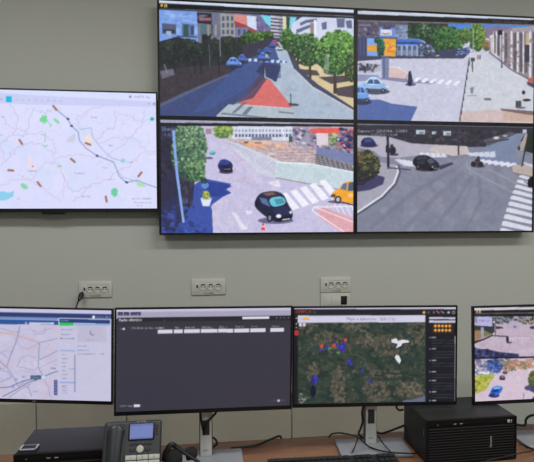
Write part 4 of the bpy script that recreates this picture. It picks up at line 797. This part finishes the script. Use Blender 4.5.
# ------------------------------------------------------------------ sockets on the wall
def outlet(label, u0, v0, u1, v1, kind, group='white socket plates on the wall'):
    a = at(u0, v0, WALL - .01); b = at(u1, v1, WALL - .01)
    x0, x1, z1, z0 = a[0], b[0], a[2], b[2]
    w, h = x1 - x0, z1 - z0
    t = thing('wall_outlet', label, 'outlet', (x0, WALL, z0), group)
    MB().box(0, w, -.009, 0, 0, h, .0035).build('cover_plate', M['white'], t)
    ix0, ix1, iz0, iz1 = w * .12, w * .9, h * .22, h * .8
    MB().ring(ix0 - .002, ix1 + .002, iz0 - .002, iz1 + .002, (.002,) * 4, -.0105, -.0085).build('module_frame', M['white'], t, smooth=False)
    mw = (ix1 - ix0) / 7
    if kind == 'sockets':
        MB().box(ix0, ix0 + mw * .95, -.0115, -.008, iz0, iz1, .001).build('switch', M['whitemod'], t)
        MB().box(ix0 + mw * .25, ix0 + mw * .7, -.0122, -.011, iz0 + h * .22, iz0 + h * .42, .0004).build('data_port', M['dark'], t)
        for k in range(3):
            c = ix0 + mw * (2 + 2 * k); R = min(mw * .92, (iz1 - iz0) / 2 * .95); zc = (iz0 + iz1) / 2
            s = MB().lathe([(R, 0), (R, .0035), (R * .88, .0035), (R * .84, -.001), (0, -.001)], 24).build('socket', M['whitemod'], t, Matrix.Translation((c, -.0095, zc)) @ Matrix.Rotation(math.pi / 2, 4, 'X'))
            q = MB()
            for d in (-1, 1): q.lathe([(.0028, 0), (.0028, .0012), (0, .0012)], 10, Matrix.Translation((d * R * .42, 0, 0)))
            q.box(-R * .6, R * .6, R * .5, R * .72, 0, .0022, .0005)
            q.build('contact', M['dark'], s)
        text_obj('L-A 0/28', h * .12, M['ink'], 'marking', t, Matrix.Translation((w * .5, -.0092, h * .11)))
    else:
        MB().box(ix0, ix0 + mw * 2, -.011, -.008, iz0, iz1, .001).build('blank_module', M['whitemod'], t)
        MB().box(ix0 + mw * 2.05, ix0 + mw * 4.9, -.011, -.008, iz0, iz1, .001).build('blank_module', M['whitemod'], t)
        tag(MB().box(ix0 + mw * 5, ix0 + mw * 6.75, -.0125, -.008, iz0 + h * .02, iz1, .001).build('connector_module', M['black'], t), 'black connector module')
    return t
outlet('white socket plate with a black plug, above the street map monitor', 78.6, 281.8, 112, 297.2, 'sockets')
outlet('white socket plate above the dark table monitor', 191.2, 279.2, 225.6, 294.6, 'sockets')
outlet('upper white socket plate above the satellite map monitor', 320.6, 277.6, 351.2, 292.2, 'sockets')
outlet('lower white plate with a black square module, just above the satellite map monitor', 320.8, 293.4, 350.6, 308.0, 'blank')

# ------------------------------------------------------------------ the desk
dback = -.774
dx0, dx1, dfront = -1.9, 2.6, -1.66
t = thing('desk', 'long brown wood-grain desk under the monitors', 'desk', ((dx0 + dx1) / 2, (dback + dfront) / 2, 0))
loc = Matrix.Translation((-(dx0 + dx1) / 2, -(dback + dfront) / 2, 0))
MB().box(dx0, dx1, dfront + .002, dback - .002, DESK - .028, DESK, .0015).build('desktop', M['wood'], t, loc)
MB().box(dx0, dx1, dback - .002, dback, DESK - .028, DESK - .0005).build('edge_band', M['woodedge'], t, loc, smooth=False)
MB().box(dx0, dx1, dfront, dfront + .002, DESK - .028, DESK - .0005).build('edge_band', M['woodedge'], t, loc, smooth=False)
for lx in (dx0 + .05, .35, dx1 - .11):
    for ly in (dback - .12, dfront + .06):
        MB().box(lx, lx + .06, ly, ly + .06, 0, DESK - .028, .004).build('leg', M['silverdark'], t, loc)
    MB().box(lx + .01, lx + .05, dfront + .12, dback - .12, DESK - .075, DESK - .028, .003).build('cross_rail', M['silverdark'], t, loc)

# ------------------------------------------------------------------ the monitors
MW, MH = .614, .366
def monitor(label, pose, draw, stand='column', logo=True, shift=0.0):
    x, y, z, ya, ti, ro, hs = pose
    z += EYE; cy, sy = math.cos(ya), math.sin(ya)
    rx = Vector((cy, sy, 0)); nrm = Vector((sy, -cy, 0)); up = Vector((0, 0, 1)) * math.cos(ti) - nrm * math.sin(ti)
    a = rx * math.cos(ro) + up * math.sin(ro); b = up * math.cos(ro) - rx * math.sin(ro); into = b.cross(a)
    if into.y < 0: into = -into
    R = Matrix(((a.x, into.x, b.x), (a.y, into.y, b.y), (a.z, into.z, b.z)))
    head = Matrix.Translation((x, y, z)) @ R.to_4x4()
    bx, by = x + shift, y + .058                         # where the column stands
    base = Vector((bx, by, DESK)) if stand == 'column' else Vector((x, y, z))
    t = thing('monitor', label, 'monitor', base, 'monitors in the row above the desk')
    T = Matrix.Translation(-base); hm = T @ head
    w, h = MW / 2, MH * hs / 2
    l, r_, bt, tp = .0062, .0062, .0135, .0058
    MB().box(-w + .003, w - .003, .004, .014, -h + .003, h - .003, .004).box(-w + .02, w - .02, .012, .03, -h + .02, h - .02, .008).box(-.17, .17, .028, .042, -h * .55, h * .55, .005).build('back_cover', M['black'], t, hm)
    MB().ring(-w, w, -h, h, (l, r_, bt, tp), -.0015, .012).build('bezel', M['bezel'], t, hm, smooth=False)
    if logo: text_obj('DELL', .0052, M['print'], 'logo', t, hm @ Matrix.Translation((0, -.0016, -h + bt * .5)))
    cs = [(-w + l, h - tp), (w - r_, h - tp), (w - r_, -h + bt), (-w + l, -h + bt)]
    px = [project(head @ Vector((p[0], 0, p[1]))) for p in cs]
    screen_mesh('screen', draw(px), -w + l, w - r_, -h + bt, h - tp, 0.0, t, hm)
    if stand == 'column':
        yw = Matrix.Rotation(ya, 4, 'Z'); topz = z - DESK + .06
        MB().box(-.131, .131, -.104, .03, 0, .012, .004, 3).build('stand_base', M['base'], t, yw)
        # the column: a flat pillar with a long cable slot, silver rear, lighter foot sleeve
        MB().box(-.024, .024, -.012, .016, .012, topz, .006, 3).build('column', M['silverdark'], t, yw)
        MB().box(-.0205, .0205, -.0165, -.011, .012, .088, .002).build('column_sleeve', M['silver'], t, yw)
        m = MB().box(-.0205, .0205, -.0165, -.011, .142, topz, .002)
        m.box(-.0205, -.0125, -.0165, -.011, .086, .144, .001).box(.0125, .0205, -.0165, -.011, .086, .144, .001)
        m.build('column_face', M['silver'], t, yw)
        MB().box(-.0125, .0125, -.0135, -.0115, .088, .142).build('cable_slot', M['dark'], t, yw)
        text_obj('DELL', .006, M['ink'], 'logo', t, yw @ Matrix.Translation((0, -.0166, .034)))
        MB().box(-.06, .06, -.022, .012, topz - .06, topz + .06, .004).build('head_bracket', M['black'], t, yw)
    else:
        MB().box(-.06, .06, .04, .055, -.06, .06, .004).tube([(0, .05, -.04), (.0, .12, -.1)], .018, 12, smooth=False).build('arm_head', M['black'], t, hm)
        p0 = head @ Vector((0, .1, -.1)); p2 = Vector((p0.x, WALL, p0.z)); 
        MB().tube([p0, (p0.x, WALL - .02, p0.z)], .02, 14, smooth=False).box(p0.x - .06, p0.x + .06, WALL - .02, WALL, p0.z - .06, p0.z + .06, .004).build('wall_arm', M['silverdark'], t, T)
    return t, head
m1, h1 = monitor('black monitor showing a pale street map, leftmost of the desk row', (-.6813, -.6735, -.5337, -.1525, .002, -.0157, 1.02), map_city, 'arm')
m2, h2 = monitor('black monitor with a dark almost empty table on its screen', (-.0206, -.9456, -.4961, .0128, .0169, -.0162, 1.007), table_dark, logo=False)
m3, h3 = monitor('black monitor showing a dark green satellite map with blue markers', (.6, -.9268, -.5123, -.0622, .0131, -.0069, 1.0104), map_satellite, logo=False)
m4, h4 = monitor('black monitor with two street camera views, cut by the right edge of the photo', (1.287, -.9391, -.5217, -.0375, .0135, .0114, 1.02), feeds_right, logo=False, shift=.02)

# ------------------------------------------------------------------ the two computers lying on their sides
def computer(label, x0, x1, yb, yf):
    w, d, h = x1 - x0, yb - yf, .158
    t = thing('desktop_computer', label, 'computer', ((x0 + x1) / 2, (yb + yf) / 2, DESK), 'computers lying on their sides')
    MB().box(-w / 2, w / 2, -d / 2 + .012, d / 2, .004, h, .003).build('case', M['pcbody'], t)
    f = MB().box(-w / 2, w / 2, -d / 2 + .004, -d / 2 + .014, .004, h, .003)
    f.ring(-w / 2, w / 2, .004, h, (.004, .004, .005, .004), -d / 2, -d / 2 + .006).build('front_frame', M['pcfront'], t)
    n = 13
    for k in range(n):
        z = .011 + k * .0096
        MB().prism([(-d / 2 + .0005, z), (-d / 2 + .006, z + .006), (-d / 2 + .006, z)], -w / 2 + .0045, w / 2 - .0045, axis='x').build('louver', M['pcfront'], t, smooth=False)
    MB().box(-w / 2 + .0045, w / 2 - .0045, -d / 2 + .001, -d / 2 + .006, .137, h - .0045, .001).build('port_strip', M['pcfront'], t)
    for px_, pw in ((-.146 + .013, .004), (-.146 + .073, .012), (-.146 + .096, .012)):
        q = MB().box(px_, px_ + pw, -d / 2 - .0004, -d / 2 + .002, .140, .146, .0005).build('port', M['dark'], t)
        MB().box(px_ + .0008, px_ + pw - .0008, -d / 2 - .0008, -d / 2, .1432, .1448).build('port_contact', M['print'], q, smooth=False)
    MB().box(w / 2 - .036, w / 2 - .026, -d / 2 - .001, -d / 2 + .004, .137, .147, .001).build('power_button', M['print'], t)
    MB().box(w / 2 - .0215, w / 2 - .019, -d / 2 - .0006, -d / 2 + .004, .137, .147, .0003).build('status_light', M['print'], t)
    text_obj('lenovo', .0105, M['print'], 'logo', t, Matrix.Translation((w / 2 - .1, -d / 2 + .0004, .073)) @ Matrix.Rotation(-math.pi / 2, 4, 'Y'))
    s = text_obj('ThinkStation', .004, M['print'], 'side_lettering', t, Matrix.Translation((-w / 2 - .0003, -d / 2 + .03, .105)) @ Matrix.Rotation(-math.pi / 2, 4, 'Z') @ Matrix.Rotation(math.pi / 2, 4, 'Y'))
    for fx in (-1, 1):
        for fy in (-1, 1): MB().lathe([(0, 0), (.009, 0), (.01, .004), (0, .004)], 12).build('foot', M['cable'], t, Matrix.Translation((fx * w * .4, fy * d * .38, 0)))
    return t
pcR = computer('dark grey computer lying on its side between the satellite map and right monitors', .744, 1.0795, -.846, -1.046)
pcR.rotation_euler.z = math.radians(1)
pcL = computer('dark grey computer lying on its side behind the desk phone, silver-rimmed plate on top', -.592, -.2565, -.940, -1.119)
# small silver-rimmed plate on the left computer
PT = DESK + .158
q = [atz(u, v, PT) for u, v in ((23, 447.3), (38, 446.4), (35.5, 451.3), (19.5, 452.4))]
cx, cy_ = np.mean([p[0] for p in q]), np.mean([p[1] for p in q])
t = thing('metal_plate', 'small dark plate with a shiny silver rim lying on the left computer', 'plate', (cx, cy_, PT))
hw, hd = .026, .017
MB().box(-hw, hw, -hd, hd, 0, .004, .0012).build('tray', M['pcbody'], t)
m = MB(); 
for a in ((-hw, hw, -hd, -hd + .006), (-hw, -hw + .006, -hd, hd), (hw - .005, hw, -hd, hd), (-hw, hw, hd - .0015, hd)): m.box(a[0], a[1], a[2], a[3], .0035, .0075, .001)
tag(m.build('rim', M['chrome'], t), 'shiny silver rim')

# ------------------------------------------------------------------ desk phone
PY = -1.155
p_tl, p_tr = at(104.3, 421.5, PY), at(161.6, 419.6, PY)
pw = p_tr[0] - p_tl[0]; topz = (p_tl[2] + p_tr[2]) / 2
tilt = math.radians(64)                          # the face leans back this far from the desk
L = (topz - DESK - .012) / math.sin(tilt)
t = thing('desk_phone', 'dark grey desk phone with a lit blue display, lower left of the desk', 'phone', ((p_tl[0] + p_tr[0]) / 2, PY - L * math.cos(tilt) * .5, DESK))
S = pw / 57.3                                    # one photo pixel on the phone's face
# face frame: X across, Y out of the back, Z up along the face; origin at the top centre of the face
face = Matrix.Translation((0, PY - t.location.y, topz - DESK)) @ Matrix.Rotation(-(math.pi / 2 - tilt), 4, 'X')
w2 = pw / 2
MB().box(-w2, w2, 0, .028, -L, 0, .009, 4).build('body', M['phone'], t, face)
gx = lambda u: (u - 132.9) * S
gz = lambda v: -(v - 420.5) * S
# stand behind
zs = topz - DESK
MB().prism([(PY - t.location.y + .02, zs - .05), (PY - t.location.y + .026, 0), (PY - t.location.y - .02, 0), (PY - t.location.y - .045, zs - .14)], -w2 * .7, w2 * .7, .003, axis='x').build('stand', M['phone'], t)
# handset lying in its cradle on the left
hx = gx(116.2); hl = L - .022
m = MB().tube([(hx + .001, -.004, -.023), (hx + .001, -.01, -.04), (hx, -.02, -hl * .5), (hx, -.012, -hl + .02), (hx, -.004, -hl)], .02, 18, radii=[.019, .0255, .0225, .019, .0195, .0245, .017])
bmesh.ops.scale(m.bm, vec=(1, .5, 1), verts=m.bm.verts[:])
m.build('handset', M['handset'], t, face)
MB().box(gx(107.5), gx(125.5), -.0035, .004, -L + .012, -.008, .003).build('cradle', M['handset'], t, face)
# display
MB().box(gx(129), gx(154.8), -.004, .003, gz(439.4), gz(423), .002).build('display_bezel', M['bezel'], t, face)
cv = phone_display([(0, 0), (70, 0), (70, 46), (0, 46)])
tag(screen_mesh('display', cv, gx(130.6), gx(153.4), gz(438.2), gz(424), -.0045, t, face), 'lit pale blue phone display')
text_obj('ALCATEL', .0045, M['print'], 'logo', t, face @ Matrix.Translation((gx(141.5), -.0006, gz(421.9))) @ Matrix.Diagonal((1.1, 1, 1, 1)))
for k in range(4): MB().box(gx(155.9), gx(158.6), -.003, .002, gz(426.3 + k * 2.9), gz(424.8 + k * 2.9), .0006).build('side_key', M['dark'], t, face)
for k in range(4): MB().box(gx(131 + k * 5.6), gx(135.4 + k * 5.6), -.003, .002, gz(443.6), gz(441.6), .0006).build('soft_key', M['dark'], t, face)
fr = Matrix.Rotation(math.pi / 2, 4, 'X')
tag(MB().lathe([(0, .006), (.0075, .006), (.0103, .004), (.0107, 0)], 28).build('navigation_button', M['key'], t, face @ Matrix.Translation((gx(141.3), 0, gz(447.6))) @ fr), 'round white button')
for u in (133.5, 149): MB().box(gx(u - 2.4), gx(u + 2.4), -.003, .002, gz(449.4), gz(446.4), .001).build('function_key', M['dark'], t, face)
kn = iter('123456789*0#')
for r in range(4):
    for k in range(3):
        x0 = gx(127.4 + k * 11.3); x1 = gx(138.2 + k * 11.3); z1 = gz(452.9 + r * 5.2); z0 = gz(457.3 + r * 5.2)
        if z0 < -L + .006: continue
        ky = MB().box(x0, x1, -.0045, .002, z0, z1, .0012).build('key', M['key'], t, face)
        text_obj(next(kn), .0062, M['ink'], 'key_lettering', ky, Matrix.Translation(((x0 + x1) / 2, -.0047, (z0 + z1) / 2)))

# ------------------------------------------------------------------ headset beside the phone
hc = Vector(atz(176, 458, DESK))
t = thing('headset', 'black headset lying on the desk right of the phone', 'headset', (hc.x, hc.y, DESK))
hp = lambda u, v, y: Vector(at(u, v, y)) - t.location
MB().tube([hp(163.5, 461, -1.13), hp(165.5, 453, -1.125), hp(169, 446.5, -1.12), hp(172.6, 444.6, -1.115), hp(176.5, 447, -1.112), hp(186, 453.6, -1.115), hp(199.5, 462.5, -1.12)], .006, 10, radii=[.0075, .0085, .0085, .008, .0075, .006, .005]).build('headband', M['black'], t)
for cz, ax, R in ((hp(173, 459, -1.128), Matrix.Rotation(math.radians(66), 4, 'X') @ Matrix.Rotation(.35, 4, 'Y'), .029), (hp(190.5, 453.5, -1.09), Matrix.Rotation(math.radians(80), 4, 'Y'), .02)):
    cz.z = max(cz.z, R * .96)
    cup = MB().lathe([(0, .022), (R * .6, .02), (R * .95, .012), (R, 0), (0, 0)], 24).build('ear_cup', M['foam'], t, Matrix.Translation(cz) @ ax)
    MB().lathe([(R * .55, -.004), (R * .7, -.014), (R * .9, -.014), (R * .98, -.006), (R * .95, 0), (R * .5, 0)], 24).build('ear_cushion', M['foam'], cup)

# ------------------------------------------------------------------ keyboard
ka, kb = atz(266.5, 458.6, DESK + .026), atz(393.5, 452.6, DESK + .026)
kw = kb[0] - ka[0]; kyb = (ka[1] + kb[1]) / 2; kd = .145
kyaw = math.atan2(kb[1] - ka[1], kw)
t = thing('keyboard', 'black keyboard in front of the satellite map monitor, at the bottom edge', 'keyboard', ((ka[0] + kb[0]) / 2, kyb - kd / 2, DESK))
t.rotation_euler.z = kyaw
MB().prism([(kd / 2, .003), (kd / 2, .024), (-kd / 2, .012), (-kd / 2, 0), (kd / 2 - .02, 0)], -kw / 2, kw / 2, .002, axis='x').build('tray', M['black'], t)
m = MB(); rows = 6
for r in range(rows):
    yc = kd / 2 - .014 - r * .0225 - (.004 if r else 0); zc = .022 - (kd / 2 - yc) * .083
    n = 22; kx = -kw / 2 + .008; cw = (kw - .016) / n
    for k in range(n):
        if k in (14, 18) : continue
        x = kx + k * cw; b = .001
        m.prism([(x + b, zc), (x + cw - b, zc), (x + cw - b * 1.6, zc + .0065), (x + b * 1.6, zc + .0065)], yc - .0096, yc + .0096)
tag(m.build('keys', M['keycap'], t, smooth=False), kind='stuff')
for fx in (-1, 1): MB().box(fx * kw * .4 - .012, fx * kw * .4 + .012, kd / 2 - .022, kd / 2 - .016, 0, .006, .001).build('foot', M['cable'], t)

# ------------------------------------------------------------------ cables
def cable(label, pts, r=.0032, name='cable', group='loose black cables'):
    P = [Vector(p) for p in pts]; o = P[0]
    c = MB().tube([p - o for p in P], r, 8).build(name, M['cable']); c.location = o
    return tag(c, label, 'cable', group)
D = lambda u, v, r=.0048: atz(u, v, DESK + r)
Pt = lambda u, v, y: at(u, v, y)
# power plug and its lead behind the left monitor
a = Vector(at(82.3, 292.5, WALL - .014)); b = Vector(at(79, 300.5, WALL - .05)); c_ = Vector(at(76.4, 307, WALL - .06))
t = thing('power_cable', 'black plug hanging from the leftmost socket plate, lead going behind the monitor', 'cable', a)
MB().tube([Vector((0, .003, 0)), (b - a) * .3, (b - a) * .7, b - a], .01, 12, radii=[.006, .0135, .0105, .006]).build('plug', M['cable'], t)
e1 = h1 @ Vector((.11, .05, .03))
MB().tube([b - a, c_ - a, Vector((c_.x, -.1, c_.z - .12)) - a, Vector((e1.x + .04, -.4, e1.z - .06)) - a, e1 - a], .0038, 10).build('cord', M['cable'], t)
# in the slot of stand two: the forked cables
cable('black cable dropping straight into the column slot of the dark table monitor', [Pt(200.2, 408, -.905), Pt(200.6, 416, -.906), Pt(202.3, 426, -.908), Pt(204.2, 434.2, -.905)], .0042)
cable('black cable slanting from the dark table monitor into its column slot', [Pt(219, 408, -.902), Pt(214.5, 414.5, -.912), Pt(208, 421.5, -.914), Pt(205.6, 428, -.912), Pt(204.8, 434.2, -.9095)], .0042)
cable('black cable looping out of the column right of the dark table monitor stand', [Pt(208, 437.3, -.866), Pt(213, 437.6, -.866), Pt(216.6, 441.3, -.866), Pt(216.3, 444.6, -.868), D(212, 447.4, .018), D(209, 446.8, .018)], .004)
cable('thick black cable on the desk right of the dark table monitor stand', [D(231, 448.2), D(240, 447.4), D(251, 446.2), D(259, 444.2), D(267, 440.8, .006), D(274, 438, .009), Pt(280.5, 436.4, -.765), Pt(282, 446, -.758)], .0042)
cable('black cable looping behind and over the satellite map monitor stand base', [D(329, 437.4, .006), Pt(331.5, 434.2, -.81), Pt(338, 432.9, -.82), Pt(346, 433.8, -.85), Pt(355, 436, -.93), Pt(361, 439.5, -.96), D(368, 446, .02), D(380, 450.5, .02), D(392, 452.4, .02), D(408, 453.4, .02), D(418, 453.4, .016)], .003)
cable('thin black cable running down the left of the satellite map monitor stand base', [Pt(358.5, 431, -.88), Pt(358, 437, -.92), D(355.5, 445, .022), D(352, 452.5, .02)], .0022)
cable('thin black cable running down the right of the satellite map monitor stand base', [Pt(376.5, 433, -.92), Pt(379, 437.5, -.93), D(384, 444.5, .022), D(390, 451, .027)], .0024)
cable('black cable hanging along the left side of the satellite map monitor column', [Pt(364, 404, -.88), Pt(362.2, 412, -.875), Pt(362.6, 422, -.87), Pt(360, 430, -.87), Pt(358.8, 434, -.875), D(362, 438, .018)], .0042)
cable('black cable from the satellite map monitor stand to the right computer', [Pt(375.8, 431.5, -.845), Pt(381, 433.4, -.845), Pt(388, 431.6, -.84), Pt(395, 429, -.84), Pt(401.5, 426.6, -.84), Pt(407, 424, -.84)], .0042)
cable('short black cable looped under the right corner of the satellite map monitor', [Pt(397.5, 402, -.90), Pt(396.6, 407.5, -.89), Pt(399.5, 410.2, -.88), Pt(403, 409.6, -.87)], .004)
cable('black cable arching at the right edge behind the right computer', [Pt(516, 424.4, -.86), Pt(522, 425.3, -.855), Pt(525.5, 424.6, -.852), Pt(525.8, 420, -.85), Pt(529, 416.4, -.85), Pt(534.5, 415.2, -.85), Pt(539, 418, -.835), Pt(541, 429, -.825)], .0046)
cable('black cable crossing the right monitor stand base beside the right computer', [D(520, 443, .008), D(523, 444.6, .019), D(528, 447, .018), D(536, 450.4, .018), D(546, 453, .018)], .0036)
cable('thin grey-black cable curving in front of the right computer', [Pt(468, 466, -1.075), Pt(486, 461, -1.075), Pt(503, 457, -1.075), Pt(520, 453.2, -1.06), D(537, 449.8, .017), D(548, 447, .017)], .0022)
